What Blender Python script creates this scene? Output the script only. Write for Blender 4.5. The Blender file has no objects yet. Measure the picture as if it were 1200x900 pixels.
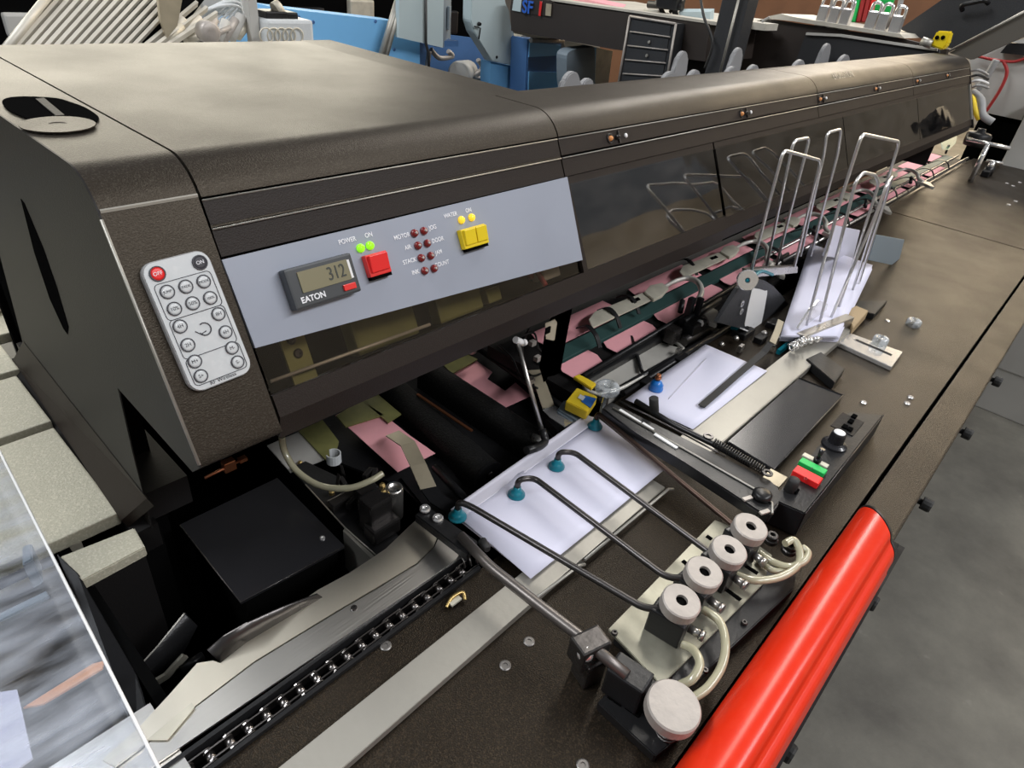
import bpy, bmesh, math, random
from mathutils import Vector, Matrix, Quaternion
random.seed(7)
C = bpy.context.scene.collection
TB = 0.95            # height of the machine table above the floor
EYE = TB + 0.5       # camera height
# camera axes (right, down, forward) in world coordinates
RT = Vector((0.6782255, -0.72855863, 0.09598176))
DN = Vector((-0.35045853, -0.43548405, -0.82917577))
FW = Vector((0.64590169, 0.52873053, -0.55068597))
F = 768.54
def ray(u, v): return RT*(u-600) + DN*(v-450) + FW*F
def P(u, v, T=0.0):                       # measured point on a level surface T above the table
    r = ray(u, v); t = (T-0.5)/r.z
    return Vector((r.x*t, r.y*t, TB+T))
def PY(u, v, y):                          # measured point on an upright plane at depth y
    r = ray(u, v); t = y/r.y
    return Vector((r.x*t, y, EYE+r.z*t))
def PX(u, v, x):
    r = ray(u, v); t = x/r.x
    return Vector((x, r.y*t, EYE+r.z*t))
def W(x, y, T): return Vector((x, y, TB+T))

# ------------------------------------------------------------------ materials
M = {}
def nodes(name):
    m = bpy.data.materials.new(name); m.use_nodes = True
    nt = m.node_tree; b = nt.nodes['Principled BSDF']
    return m, nt, b
def mat(name, col, rough=.5, metal=0., bump=0., bscale=300., spk=0., spkcol=None, spkscale=400., grime=0., gscale=6., spec=.5, emit=None, estr=1., trans=0., coat=0., rvar=0., stretch=None):
    m, nt, b = nodes(name)
    b.inputs['Base Color'].default_value = (*col, 1); b.inputs['Roughness'].default_value = rough
    b.inputs['Metallic'].default_value = metal; b.inputs['Specular IOR Level'].default_value = spec
    b.inputs['Transmission Weight'].default_value = trans; b.inputs['Coat Weight'].default_value = coat
    if emit: b.inputs['Emission Color'].default_value = (*emit, 1); b.inputs['Emission Strength'].default_value = estr
    L = nt.links
    tc = nt.nodes.new('ShaderNodeTexCoord'); vec = tc.outputs['Object']
    if stretch:
        mp = nt.nodes.new('ShaderNodeMapping'); mp.inputs['Scale'].default_value = stretch
        L.new(vec, mp.inputs['Vector']); vec = mp.outputs[0]
    cur = None
    def noise(sc, det=2.):
        n = nt.nodes.new('ShaderNodeTexNoise'); n.inputs['Scale'].default_value = sc; n.inputs['Detail'].default_value = det
        L.new(vec, n.inputs['Vector']); return n.outputs['Fac']
    def mix(fac, a, bcol):
        x = nt.nodes.new('ShaderNodeMix'); x.data_type = 'RGBA'
        L.new(fac, x.inputs[0])
        if a is None: x.inputs[6].default_value = (*col, 1)
        else: L.new(a, x.inputs[6])
        x.inputs[7].default_value = (*bcol, 1); return x.outputs[2]
    def ramp(f, a, b_):
        r = nt.nodes.new('ShaderNodeMapRange'); r.inputs[1].default_value = a; r.inputs[2].default_value = b_
        L.new(f, r.inputs[0]); return r
    if spk:
        r = ramp(noise(spkscale, 3), .5, .66); r.inputs[4].default_value = spk
        cur = mix(r.outputs[0], cur, spkcol or tuple(min(1, c*3+.05) for c in col))
    if grime:
        r = ramp(noise(gscale, 5), .42, .68); r.inputs[4].default_value = grime
        cur = mix(r.outputs[0], cur, tuple(c*.45 for c in col))
    if cur is not None: L.new(cur, b.inputs['Base Color'])
    if rvar:
        r = ramp(noise(gscale*1.7, 4), .3, .7); r.inputs[3].default_value = max(.02, rough-rvar); r.inputs[4].default_value = rough+rvar
        L.new(r.outputs[0], b.inputs['Roughness'])
    if bump:
        bp = nt.nodes.new('ShaderNodeBump'); bp.inputs['Strength'].default_value = bump; bp.inputs['Distance'].default_value = .002
        L.new(noise(bscale, 2), bp.inputs['Height']); L.new(bp.outputs[0], b.inputs['Normal'])
    M[name] = m; return m
def pane(name, col, rough=.03, haze=0., hazecol=(.8, .85, .9), ior=1.5, bump=0.):
    m, nt, b = nodes(name); L = nt.links; nt.nodes.remove(b)
    out = nt.nodes['Material Output']
    tr = nt.nodes.new('ShaderNodeBsdfTransparent'); tr.inputs[0].default_value = (*col, 1)
    gl = nt.nodes.new('ShaderNodeBsdfGlossy'); gl.inputs['Roughness'].default_value = rough
    fz = nt.nodes.new('ShaderNodeFresnel'); fz.inputs[0].default_value = ior
    geo = nt.nodes.new('ShaderNodeNewGeometry'); inv = nt.nodes.new('ShaderNodeMath'); inv.operation = 'SUBTRACT'; inv.inputs[0].default_value = 1.; L.new(geo.outputs['Backfacing'], inv.inputs[1])
    fr = nt.nodes.new('ShaderNodeMath'); fr.operation = 'MULTIPLY'; L.new(fz.outputs[0], fr.inputs[0]); L.new(inv.outputs[0], fr.inputs[1])
    mx = nt.nodes.new('ShaderNodeMixShader'); base = tr.outputs[0]
    if haze:
        df = nt.nodes.new('ShaderNodeBsdfDiffuse'); df.inputs[0].default_value = (*hazecol, 1)
        tc = nt.nodes.new('ShaderNodeTexCoord'); mp = nt.nodes.new('ShaderNodeMapping'); mp.inputs['Scale'].default_value = (8, 40, 8)
        n = nt.nodes.new('ShaderNodeTexNoise'); n.inputs['Scale'].default_value = 2.; n.inputs['Detail'].default_value = 6
        L.new(tc.outputs['Object'], mp.inputs[0]); L.new(mp.outputs[0], n.inputs['Vector'])
        r = nt.nodes.new('ShaderNodeMapRange'); r.inputs[1].default_value = .35; r.inputs[2].default_value = .75; r.inputs[4].default_value = haze*2
        L.new(n.outputs['Fac'], r.inputs[0])
        m2 = nt.nodes.new('ShaderNodeMixShader'); L.new(r.outputs[0], m2.inputs[0]); L.new(base, m2.inputs[1]); L.new(df.outputs[0], m2.inputs[2]); base = m2.outputs[0]
    if bump:
        tc = nt.nodes.new('ShaderNodeTexCoord'); n = nt.nodes.new('ShaderNodeTexNoise'); n.inputs['Scale'].default_value = 9; n.inputs['Detail'].default_value = 1
        bp = nt.nodes.new('ShaderNodeBump'); bp.inputs['Strength'].default_value = bump; bp.inputs['Distance'].default_value = .02
        L.new(tc.outputs['Object'], n.inputs['Vector']); L.new(n.outputs['Fac'], bp.inputs['Height']); L.new(bp.outputs[0], gl.inputs['Normal'])
    L.new(fr.outputs[0], mx.inputs[0]); L.new(base, mx.inputs[1]); L.new(gl.outputs[0], mx.inputs[2]); L.new(mx.outputs[0], out.inputs[0])
    M[name] = m; return m

mat('hood', (.013, .0100, .008), .45, bump=.2, bscale=1000, spk=.4, spkcol=(.06, .055, .045), spkscale=700, spec=.38, rvar=.04)
mat('hood_side', (.014, .013, .013), .5, bump=.12, bscale=700, grime=.3, spec=.2)
mat('table', (.008, .0060, .0045), .40, bump=.35, bscale=800, spk=.5, spkcol=(.055, .038, .022), spkscale=750, grime=.35, gscale=5, spec=.30, rvar=.07)
mat('blackmat', (.010, .009, .009), .6, bump=.2, bscale=400, grime=.4, spec=.25)
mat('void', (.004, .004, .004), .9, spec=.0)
mat('blackmetal', (.014, .014, .015), .36, bump=.1, bscale=250, grime=.4, spec=.35, rvar=.1)
mat('blackgloss', (.015, .015, .017), .22)
mat('rubber', (.018, .018, .018), .65, bump=.3, bscale=200)
mat('rollercover', (.008, .008, .008), .6, bump=.4, bscale=400, spk=.2, spkcol=(.05, .05, .05), spkscale=400, spec=.2)
mat('tile', (.42, .40, .31), .5, bump=.35, bscale=480, spk=.55, spkcol=(.62, .59, .48), spkscale=420, grime=.25, gscale=4)
mat('steel', (.55, .53, .50), .3, .9, bump=.03, bscale=60, rvar=.06, grime=.25, gscale=30)
mat('brushed', (.74, .72, .68), .36, 1., bump=.10, bscale=20, stretch=(1, 30, 30), grime=.08, gscale=3)
mat('alu', (.39, .375, .335), .46, .6, bump=.08, bscale=150, grime=.2, gscale=9)
mat('darksteel', (.075, .07, .068), .3, .8, bump=.1, bscale=120, rvar=.08)
mat('guide', (.80, .75, .64), .45, 1., grime=.3, gscale=5, bump=.05, bscale=60, rvar=.05)
mat('chrome', (.82, .81, .80), .2, .75)
mat('wire', (.80, .79, .78), .3, .8)
mat('knob', (.46, .42, .385), .5, .35, bump=.25, bscale=160, grime=.3, gscale=40)
mat('platebeige', (.36, .35, .28), .42, .6, bump=.2, bscale=60, grime=.6, gscale=28)
mat('strapbeige', (.50, .44, .32), .4, .4, grime=.3, gscale=30)
mat('olive', (.24, .24, .08), .5, .2, grime=.5, gscale=30)
mat('envelope', (.70, .70, .84), .75, bump=.12, bscale=30)
mat('envelope_flap', (.64, .63, .72), .75, bump=.1, bscale=30)
mat('pink', (.90, .42, .46), .8, bump=.08, bscale=80, grime=.15, gscale=20)
mat('teal', (.03, .075, .07), .55, grime=.3)
mat('cream', (.66, .63, .52), .45, .2, grime=.35, gscale=30)
mat('panelgrey', (.30, .33, .40), .45, grime=.12, gscale=12, bump=.05, bscale=60)
mat('frame', (.018, .0125, .010), .5, bump=.15, bscale=900, spk=.25, spkcol=(.035, .028, .025), spkscale=700, spec=.2)
mat('lcd', (.22, .20, .12), .3, coat=.4)
mat('lcdink', (.03, .035, .03), .5)
mat('bezel', (.045, .05, .055), .4)
mat('remotewhite', (.60, .63, .645), .35, spk=.1, spkscale=200, coat=.2)
mat('white', (.80, .80, .80), .45)
mat('redplastic', (.75, .03, .025), .3, coat=.3)
mat('redbutton', (.8, .02, .02), .35)
mat('redpaint', (.66, .026, .006), .26, spec=.35, grime=.12, gscale=10, spk=.12, spkcol=(.8, .08, .03), spkscale=60)
mat('darkred', (.20, .01, .01), .25, coat=.5)
mat('yellowplastic', (.80, .60, .01), .35)
mat('green', (.01, .50, .10), .35)
mat('cyan', (.0, .20, .27), .35, coat=.3)
mat('blueplastic', (.01, .18, .60), .35, coat=.3)
mat('yellowled', (.85, .65, .05), .2, emit=(.9, .55, .03), estr=.5)
mat('greenled', (.25, .75, .02), .2, emit=(.3, .9, .02), estr=.6)
mat('orangeled', (.55, .25, .10), .2, emit=(1., .35, .08), estr=.12)
mat('ink', (.05, .05, .06), .6)
mat('inkwhite', (.85, .86, .9), .5)
mat('inkblue', (.02, .12, .55), .5)
mat('inkred', (.7, .02, .02), .5)
mat('bluemachine', (.20, .50, .85), .4, grime=.12, gscale=4, bump=.04, bscale=40)
mat('bluedark', (.07, .17, .38), .5, grime=.3)
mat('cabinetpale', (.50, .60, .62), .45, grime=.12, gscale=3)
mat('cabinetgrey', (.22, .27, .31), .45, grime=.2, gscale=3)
mat('greycab', (.50, .49, .46), .5, grime=.2, gscale=4)
mat('charcoal', (.022, .023, .026), .5, bump=.2, bscale=200, spk=.15, spkcol=(.1, .1, .1))
mat('brownblack', (.030, .022, .018), .5, grime=.2)
mat('paddle', (.28, .28, .285), .55, grime=.2, gscale=15)
mat('shelfcream', (.55, .52, .45), .5, grime=.35, gscale=12)
mat('ribs', (.60, .57, .50), .5, .3, grime=.2, gscale=12)
mat('scrap', (.62, .58, .48), .5, .3, grime=.4, gscale=25)
mat('wood', (.25, .11, .05), .6, grime=.4, gscale=6)
mat('tube', (.52, .49, .34), .2, coat=.6, spec=.6, trans=.25)
mat('brass', (.55, .40, .16), .35, .9)
mat('copper', (.50, .20, .10), .35, .9)
mat('springsteel', (.12, .115, .11), .35, .9)
mat('yellowlabel', (.80, .58, .03), .5)
mat('bluelabel', (.03, .15, .50), .5)
mat('cardboard', (.38, .28, .16), .7)
mat('cablered', (.35, .02, .02), .5)
mat('cableblack', (.02, .02, .02), .5)
mat('cablegrey', (.3, .3, .3), .5)
mat('orangestrip', (.75, .33, .14), .5)
mat('rodscrew', (.20, .19, .18), .4, .7)
mat('palemetal', (.70, .68, .62), .38, .35, grime=.2, gscale=30)
mat('chainmetal', (.30, .28, .27), .28, 1., grime=.5, gscale=60)
mat('wallpaint', (.55, .50, .44), .8, grime=.3, gscale=.6)
pane('smoke', (.50, .47, .45), .035, bump=.05, ior=2.3, haze=.02, hazecol=(.6, .55, .5))  # faint grey haze stands in for room reflections on the panes
pane('clear_smoke', (.78, .74, .70), .03, ior=1.55)
pane('acrylic', (.93, .945, .97), .10, haze=.20, hazecol=(.75, .80, .90), ior=1.7)
pane('clearplastic', (.82, .84, .84), .08, haze=.35, ior=1.6)
# concrete floor
def concrete():
    m, nt, b = nodes('concrete'); L = nt.links
    tc = nt.nodes.new('ShaderNodeTexCoord')
    def n(s, d): 
        x = nt.nodes.new('ShaderNodeTexNoise'); x.inputs['Scale'].default_value = s; x.inputs['Detail'].default_value = d; x.inputs['Roughness'].default_value = .65
        L.new(tc.outputs['Object'], x.inputs['Vector']); return x.outputs['Fac']
    r = nt.nodes.new('ShaderNodeValToRGB'); e = r.color_ramp.elements
    e[0].position = .33; e[0].color = (.12, .113, .097, 1); e[1].position = .70; e[1].color = (.23, .22, .185, 1)
    L.new(n(3.5, 8), r.inputs[0])
    r2 = nt.nodes.new('ShaderNodeMapRange'); r2.inputs[1].default_value = .68; r2.inputs[2].default_value = .74; r2.inputs[4].default_value = .5
    L.new(n(14, 3), r2.inputs[0])
    mx = nt.nodes.new('ShaderNodeMix'); mx.data_type = 'RGBA'; L.new(r2.outputs[0], mx.inputs[0]); L.new(r.outputs[0], mx.inputs[6]); mx.inputs[7].default_value = (.26, .25, .22, 1)
    L.new(mx.outputs[2], b.inputs['Base Color']); b.inputs['Roughness'].default_value = .6
    bp = nt.nodes.new('ShaderNodeBump'); bp.inputs['Strength'].default_value = .3; bp.inputs['Distance'].default_value = .004
    L.new(n(60, 4), bp.inputs['Height']); L.new(bp.outputs[0], b.inputs['Normal'])
    M['concrete'] = m
concrete()
for k_ in ('table', 'hood'): M[k_].node_tree.nodes['Principled BSDF'].inputs['Specular Tint'].default_value = (1, .86, .68, 1)

# ------------------------------------------------------------------ mesh helpers
class MB:
    def __init__(s): s.bm = bmesh.new(); s.smooth = []
    def _new(s, verts, faces, smooth=False):
        vs = [s.bm.verts.new(v) for v in verts]; out = []
        for f in faces:
            try:
                fc = s.bm.faces.new([vs[i] for i in f]); fc.smooth = smooth; out.append(fc)
            except ValueError: pass
        return vs
    def box(s, x0, x1, y0, y1, z0, z1, bev=0.):      # world coordinates
        v = [(x, y, z) for x in (x0, x1) for y in (y0, y1) for z in (z0, z1)]
        return s.hexa(v, bev)
    def hexa(s, v, bev=0.):
        f = [(0, 1, 3, 2), (4, 6, 7, 5), (0, 4, 5, 1), (2, 3, 7, 6), (0, 2, 6, 4), (1, 5, 7, 3)]
        vs = s._new(v, f)
        if bev:
            es = list({e for a in vs for e in a.link_edges})
            bmesh.ops.bevel(s.bm, geom=es, offset=bev, segments=2, affect='EDGES', profile=.6)
        return s
    def obox(s, c, ax, ay, az, hx, hy, hz, bev=0.):   # oriented box: centre, three axes, half sizes
        c = Vector(c); ax = Vector(ax).normalized(); ay = Vector(ay).normalized(); az = Vector(az).normalized()
        v = [c + ax*(hx*i) + ay*(hy*j) + az*(hz*k) for i in (-1, 1) for j in (-1, 1) for k in (-1, 1)]
        return s.hexa(v, bev)
    def prism(s, pts, off, bev=0.):                    # polygon of 3-D points pushed along off
        pts = [Vector(p) for p in pts]; off = Vector(off); n = len(pts)
        v = pts + [p+off for p in pts]
        f = [tuple(range(n)), tuple(reversed(range(n, 2*n)))] + [(i, i+n, (i+1) % n+n, (i+1) % n) for i in range(n)]
        vs = s._new(v, f)
        if bev:
            es = list({e for a in vs for e in a.link_edges})
            bmesh.ops.bevel(s.bm, geom=es, offset=bev, segments=2, affect='EDGES')
        return s
    def lathe(s, p, axis, prof, n=24, smooth=True, caps=True):    # prof: (radius, height along axis)
        p = Vector(p); a = Vector(axis).normalized(); q = Vector((0, 0, 1)).rotation_difference(a)
        rings = []; vs = []
        for r, h in prof:
            ring = []
            for i in range(n):
                t = 2*math.pi*i/n
                ring.append(s.bm.verts.new(p + q @ Vector((r*math.cos(t), r*math.sin(t), h))))
            rings.append(ring)
        for a_, b_ in zip(rings, rings[1:]):
            for i in range(n):
                f = s.bm.faces.new((a_[i], a_[(i+1) % n], b_[(i+1) % n], b_[i])); f.smooth = smooth
        for rg, rev in ((rings[0], True), (rings[-1], False)) if caps else ():
            try: s.bm.faces.new(list(reversed(rg)) if rev else rg)
            except ValueError: pass
        return s
    def cyl(s, p0, p1, r, r2=None, n=20, bev=0.):
        p0 = Vector(p0); p1 = Vector(p1); h = (p1-p0).length; r2 = r if r2 is None else r2
        if bev: prof = [(max(r-bev, 1e-4), 0), (r, bev), (r2, h-bev), (max(r2-bev, 1e-4), h)]
        else: prof = [(r, 0), (r2, h)]
        s.lathe(p0, p1-p0, prof, n, smooth=True)
        return s
    def ring(s, p, axis, ro, ri, h, n=28, bev=.001):   # disc with a hole
        s.lathe(p, axis, [(ri, h), (ri, 0), (ro-bev, 0), (ro, bev), (ro, h-bev), (ro-bev, h), (ri, h)], n, smooth=False, caps=False); return s
    def tube(s, pts, r, n=10, closed=False, caps=True):
        pts = [Vector(p) for p in pts]; m = len(pts); rings = []
        up = None
        for i in range(m):
            if closed: t = (pts[(i+1) % m]-pts[i-1])
            else: t = pts[min(i+1, m-1)]-pts[max(i-1, 0)]
            t.normalize()
            if up is None:
                up = t.orthogonal().normalized()
            else:
                up = (up - t*up.dot(t))
                up = up.normalized() if up.length > 1e-6 else t.orthogonal().normalized()
            w = t.cross(up); rr = r[i] if isinstance(r, (list, tuple)) else r
            rings.append([s.bm.verts.new(pts[i] + (up*math.cos(2*math.pi*k/n) + w*math.sin(2*math.pi*k/n))*rr) for k in range(n)])
        prs = list(zip(rings, rings[1:])) + ([(rings[-1], rings[0])] if closed else [])
        for a, b in prs:
            for k in range(n):
                f = s.bm.faces.new((a[k], a[(k+1) % n], b[(k+1) % n], b[k])); f.smooth = True
        if caps and not closed:
            s.bm.faces.new(list(reversed(rings[0]))); s.bm.faces.new(rings[-1])
        return s
    def strap(s, pts, wdir, w, t):                     # flat ribbon bent along pts
        pts = [Vector(p) for p in pts]; m = len(pts); rings = []
        for i in range(m):
            tg = (pts[min(i+1, m-1)]-pts[max(i-1, 0)]).normalized()
            wd = Vector(wdir[i] if isinstance(wdir, list) else wdir); wd = (wd - tg*wd.dot(tg)).normalized(); nn = tg.cross(wd)
            rings.append([s.bm.verts.new(pts[i] + wd*(w/2*a) + nn*(t/2*b)) for a, b in ((-1, -1), (1, -1), (1, 1), (-1, 1))])
        for a, b in zip(rings, rings[1:]):
            for k in range(4): s.bm.faces.new((a[k], a[(k+1) % 4], b[(k+1) % 4], b[k]))
        s.bm.faces.new(list(reversed(rings[0]))); s.bm.faces.new(rings[-1]); return s
    def sheet(s, grid, t=(0, 0, -.0006)):              # grid of points -> thin solid
        t = Vector(t); nr = len(grid); nc = len(grid[0])
        top = [[s.bm.verts.new(Vector(p)) for p in row] for row in grid]
        bot = [[s.bm.verts.new(Vector(p)+t) for p in row] for row in grid]
        for i in range(nr-1):
            for j in range(nc-1):
                f = s.bm.faces.new((top[i][j], top[i+1][j], top[i+1][j+1], top[i][j+1])); f.smooth = True
                f = s.bm.faces.new((bot[i][j], bot[i][j+1], bot[i+1][j+1], bot[i+1][j])); f.smooth = True
        for i in range(nr-1):
            for j in (0, nc-1): s.bm.faces.new((top[i][j], top[i+1][j], bot[i+1][j], bot[i][j]))
        for j in range(nc-1):
            for i in (0, nr-1): s.bm.faces.new((top[i][j], top[i][j+1], bot[i][j+1], bot[i][j]))
        return s
    def build(s, name, m, parent=None, at=None):
        me = bpy.data.meshes.new(name)
        bmesh.ops.recalc_face_normals(s.bm, faces=s.bm.faces)
        org = Vector((0, 0, 0))
        if parent is not None: org = parent['_org']; org = Vector(org)
        elif at is not None: org = Vector(at)
        for v in s.bm.verts: v.co -= org
        s.bm.to_mesh(me); s.bm.free()
        o = bpy.data.objects.new(name, me); C.objects.link(o)
        me.materials.append(M[m] if isinstance(m, str) else m)
        o['_org'] = list(org)
        if parent is not None: o.parent = parent
        else: o.location = org
        return o
def thing(name, label, cat, loc, group=None):
    o = bpy.data.objects.new(name, None); o.empty_display_size = .02; C.objects.link(o); o.location = Vector(loc)
    o['_org'] = list(Vector(loc)); o['label'] = label; o['category'] = cat
    if group: o['group'] = group
    return o
def split_build(mb, name, m, parent, lb=None):
    bm = mb.bm; bm.verts.index_update(); seen = set(); out = []
    bm.verts.ensure_lookup_table()
    for v0 in bm.verts:
        if v0 in seen: continue
        st = [v0]; seen.add(v0); isl = []
        while st:
            v = st.pop(); isl.append(v)
            for e in v.link_edges:
                w_ = e.other_vert(v)
                if w_ not in seen: seen.add(w_); st.append(w_)
        idx = {v: i for i, v in enumerate(isl)}; fs = {f for v in isl for f in v.link_faces}
        q = MB(); vs = [q.bm.verts.new(v.co) for v in isl]
        for f in fs:
            nf = q.bm.faces.new([vs[idx[v]] for v in f.verts]); nf.smooth = f.smooth
        o = q.build(name, m, parent); out.append(o)
        if lb: lab(o, lb)
    bm.free(); return out
def tag(o, label, cat, group=None):
    o['label'] = label; o['category'] = cat
    if group: o['group'] = group
    return o
def struct(o): o['kind'] = 'structure'; return o
def lab(o, t): o['label'] = t; return o
def bez(pts, n=8, closed=False):                        # Catmull-Rom through points
    pts = [Vector(p) for p in pts]; out = []; m = len(pts)
    for i in range(m if closed else m-1):
        if closed: a, b, c, d = pts[i-1], pts[i], pts[(i+1) % m], pts[(i+2) % m]
        else: a, b, c, d = pts[max(i-1, 0)], pts[i], pts[i+1], pts[min(i+2, m-1)]
        for k in range(n):
            t = k/n
            out.append(.5*((2*b)+(c-a)*t+(2*a-5*b+4*c-d)*t*t+(3*b-a-3*c+d)*t**3))
    if not closed: out.append(pts[-1])
    return out
def fillet(pts, r, n=5):                                # round the corners of a polyline
    pts = [Vector(p) for p in pts]; out = [pts[0]]
    for a, b, c in zip(pts, pts[1:], pts[2:]):
        d1 = (a-b); d2 = (c-b); q = min(r, d1.length*.45, d2.length*.45)
        p1 = b+d1.normalized()*q; p2 = b+d2.normalized()*q
        for k in range(n+1):
            t = k/n; out.append(p1*(1-t)**2 + b*2*t*(1-t) + p2*t*t)
    out.append(pts[-1]); return out
def coil(p0, p1, r, turns, wr, n=12):
    p0 = Vector(p0); p1 = Vector(p1); a = (p1-p0); h = a.length; a.normalize(); u = a.orthogonal().normalized(); w = a.cross(u)
    return [p0 + a*(h*i/(turns*n)) + (u*math.cos(2*math.pi*i/n)+w*math.sin(2*math.pi*i/n))*r for i in range(turns*n+1)]
def text(s_, p, xdir, ydir, size, m, parent, name='lettering', align='CENTER', depth=.0003, bold=0., sx=1.):
    cu = bpy.data.curves.new('t', 'FONT'); cu.body = s_; cu.size = size; cu.extrude = depth; cu.align_x = align; cu.align_y = 'CENTER'; cu.offset = bold
    o = bpy.data.objects.new('t', cu); C.objects.link(o)
    dg = bpy.context.evaluated_depsgraph_get(); me = bpy.data.meshes.new_from_object(o.evaluated_get(dg))
    bpy.data.objects.remove(o); bpy.data.curves.remove(cu)
    X = Vector(xdir).normalized(); Y = Vector(ydir).normalized(); Z = X.cross(Y); org = Vector(parent['_org'])
    mt = Matrix((X*sx, Y, Z)).transposed().to_4x4(); mt.translation = Vector(p)-org
    me.transform(mt); me.materials.clear(); me.materials.append(M[m]); me.name = name
    q = bpy.data.objects.new(name, me); C.objects.link(q); q.parent = parent; q['_org'] = list(org); return q
def screw(p, axis, r, m, parent, name='screw', h=.002):
    b = MB(); b.lathe(p, axis, [(r, 0), (r, h*.5), (r*.8, h), (r*.42, h), (r*.38, h*.35), (.0001, h*.35)], 14, smooth=False)
    return b.build(name, m, parent)
UP = Vector((0, 0, 1)); XX = Vector((1, 0, 0)); YY = Vector((0, 1, 0))

# ================================================================== SETTING
b = MB(); b.box(-5, 12, -5, 11, -.05, 0); struct(b.build('floor', 'concrete'))
b = MB(); b.box(-5, 12, 10.8, 11, 0, 1.2); b.box(-5, 12, 10.8, 11, 5.2, 6); b.box(-5, -1.5, 10.8, 11, 1.2, 5.2); b.box(8, 12, 10.8, 11, 1.2, 5.2); struct(b.build('wall_back', 'wallpaint'))
b = MB(); b.box(11.8, 12, -5, 10.8, 0, 6); struct(b.build('wall_right', 'wallpaint'))
b = MB(); b.box(-5, 12, -5.2, -5, 0, 3.2); struct(b.build('wall_front', 'wallpaint'))

# ================================================================== MACHINE TABLE
tbl = thing('machine_table', 'long dark brown textured metal machine bed running under hood and feeders', 'machine bed', (1.3, .2, 0))
b = MB(); b.box(-.35, 1.52, .048, .279, TB-.03, TB)
b.box(.395, 1.52, .279, .36, TB-.03, TB); b.box(1.4, 2.035, .36, .42, TB-.03, TB); b.box(1.52, 2.035, .048, .36, TB-.03, TB, 0)
b.build('tabletop', 'table', tbl)
b = MB(); b.box(2.041, 3.15, .048, .42, TB-.03, TB, .002); b.build('tabletop', 'table', tbl)
b = MB(); b.box(-.35, 2.375, 0, .0435, TB-.03, TB, .0025); b.build('front_strip', 'table', tbl)
b = MB(); b.box(2.381, 3.15, 0, .0435, TB-.03, TB, .0025); b.build('front_strip', 'table', tbl)
b = MB(); b.box(-.35, 3.12, .006, .03, .12, TB-.03); b.box(-.35, 3.12, .03, .6, .12, .16); b.box(-.35, -.33, .03, .5, .16, TB-.03); b.box(3.10, 3.12, .03, .69, .12, TB-.03)
b.build('skirt_panel', 'blackmat', tbl)
b = MB(); b.box(-.35, 3.15, .0435, .048, TB-.03, TB-.012); b.box(2.035, 2.041, .048, .42, TB-.03, TB-.012); b.build('seam', 'void', tbl)
for x in (.45, 1.5, 2.6):
    for y in (.06, .52):
        b = MB(); b.cyl((x, y, 0), (x, y, .12), .022); b.cyl((x, y, 0), (x, y, .015), .035); b.build('foot', 'blackmetal', tbl)
for i, (u, v) in enumerate([(1168, 447), (1133, 508), (1085, 591), (1020, 705), (922, 880)]):
    x = (PY(u, v, 0.0)).x; r = ray(u, v); x = r.x/r.z*(-.53)
    b = MB(); z = TB-.03; yk = min(-.004, r.y/r.z*(-.53)+.006)
    pr = []
    b.cyl((x, .006, z), (x, yk-.001, z), .004)
    n = 18; b.lathe((x, yk, z), (0, -1, 0), [(.0078, 0), (.0086, .001), (.0086, .010), (.0074, .012), (.002, .012)], 12, smooth=False)
    k = b.build('thumb_screw', 'rubber', tbl)
for u, v in [(620, 752), (592, 780), (452, 757), (683, 897), (415, 713)]:
    screw(P(u, v, 0), UP, .0050, 'rodscrew', tbl, h=.0012)
for u, v in [(1012, 472), (1063, 473), (1067, 466), (1040, 376), (1165, 166), (1180, 215), (1187, 218), (1195, 214), (1182, 240), (1190, 236)]:
    screw(P(u, v, 0), UP, .0045 if u < 1100 else .006, 'chrome', tbl)

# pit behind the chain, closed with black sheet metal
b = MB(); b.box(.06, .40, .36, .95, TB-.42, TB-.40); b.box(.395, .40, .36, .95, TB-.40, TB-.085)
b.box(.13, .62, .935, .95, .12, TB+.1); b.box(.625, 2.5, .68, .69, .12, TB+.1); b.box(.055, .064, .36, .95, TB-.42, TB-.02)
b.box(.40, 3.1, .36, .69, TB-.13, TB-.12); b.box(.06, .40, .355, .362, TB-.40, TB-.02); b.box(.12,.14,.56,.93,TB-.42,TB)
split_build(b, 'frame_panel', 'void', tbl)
b = MB(); b.box(1.4, 3.1, .42, .425, TB-.12, TB); b.box(.4, 1.4, .355, .36, TB-.12, TB-.03); split_build(b, 'rail_plate', 'blackmetal', tbl)

# ================================================================== HOOD
hood = thing('machine_hood', 'long black hood with grey control panel and smoked windows over the conveyor', 'machine cover', (1.3, .55, TB))
ND = Vector((0, -.89496, .44614)); DD = Vector((0, -.44614, -.89496))
A0 = Vector((0, .446, TB+.340))
def FP(x, s, h=0.): return Vector((x, A0.y, A0.z)) + DD*s + ND*h
RC = .04; CY, CZ = (A0 - ND*RC).y, (A0-ND*RC).z
def arc(R=RC, n=10):
    a0 = math.atan2(ND.z, ND.y); out = []
    for k in range(n+1):
        a = a0 + (math.pi/2-a0)*k/n; out.append((CY+R*math.cos(a), CZ+R*math.sin(a)))
    return out   # from face groove up to flat roof
def yz(s, h=0.): p = FP(0, s, h); return (p.y, p.z)
def extr(x0, x1, prof, mb):   # closed (y,z) profile
    mb.prism([Vector((x0, y, z)) for y, z in prof], (x1-x0, 0, 0)); return mb
def smoothed(o, ang=40):
    me = o.data
    for p in me.polygons: p.use_smooth = True
    try: me.set_sharp_from_angle(angle=math.radians(ang))
    except Exception: pass
    return o
ROOF = CZ+RC
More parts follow.
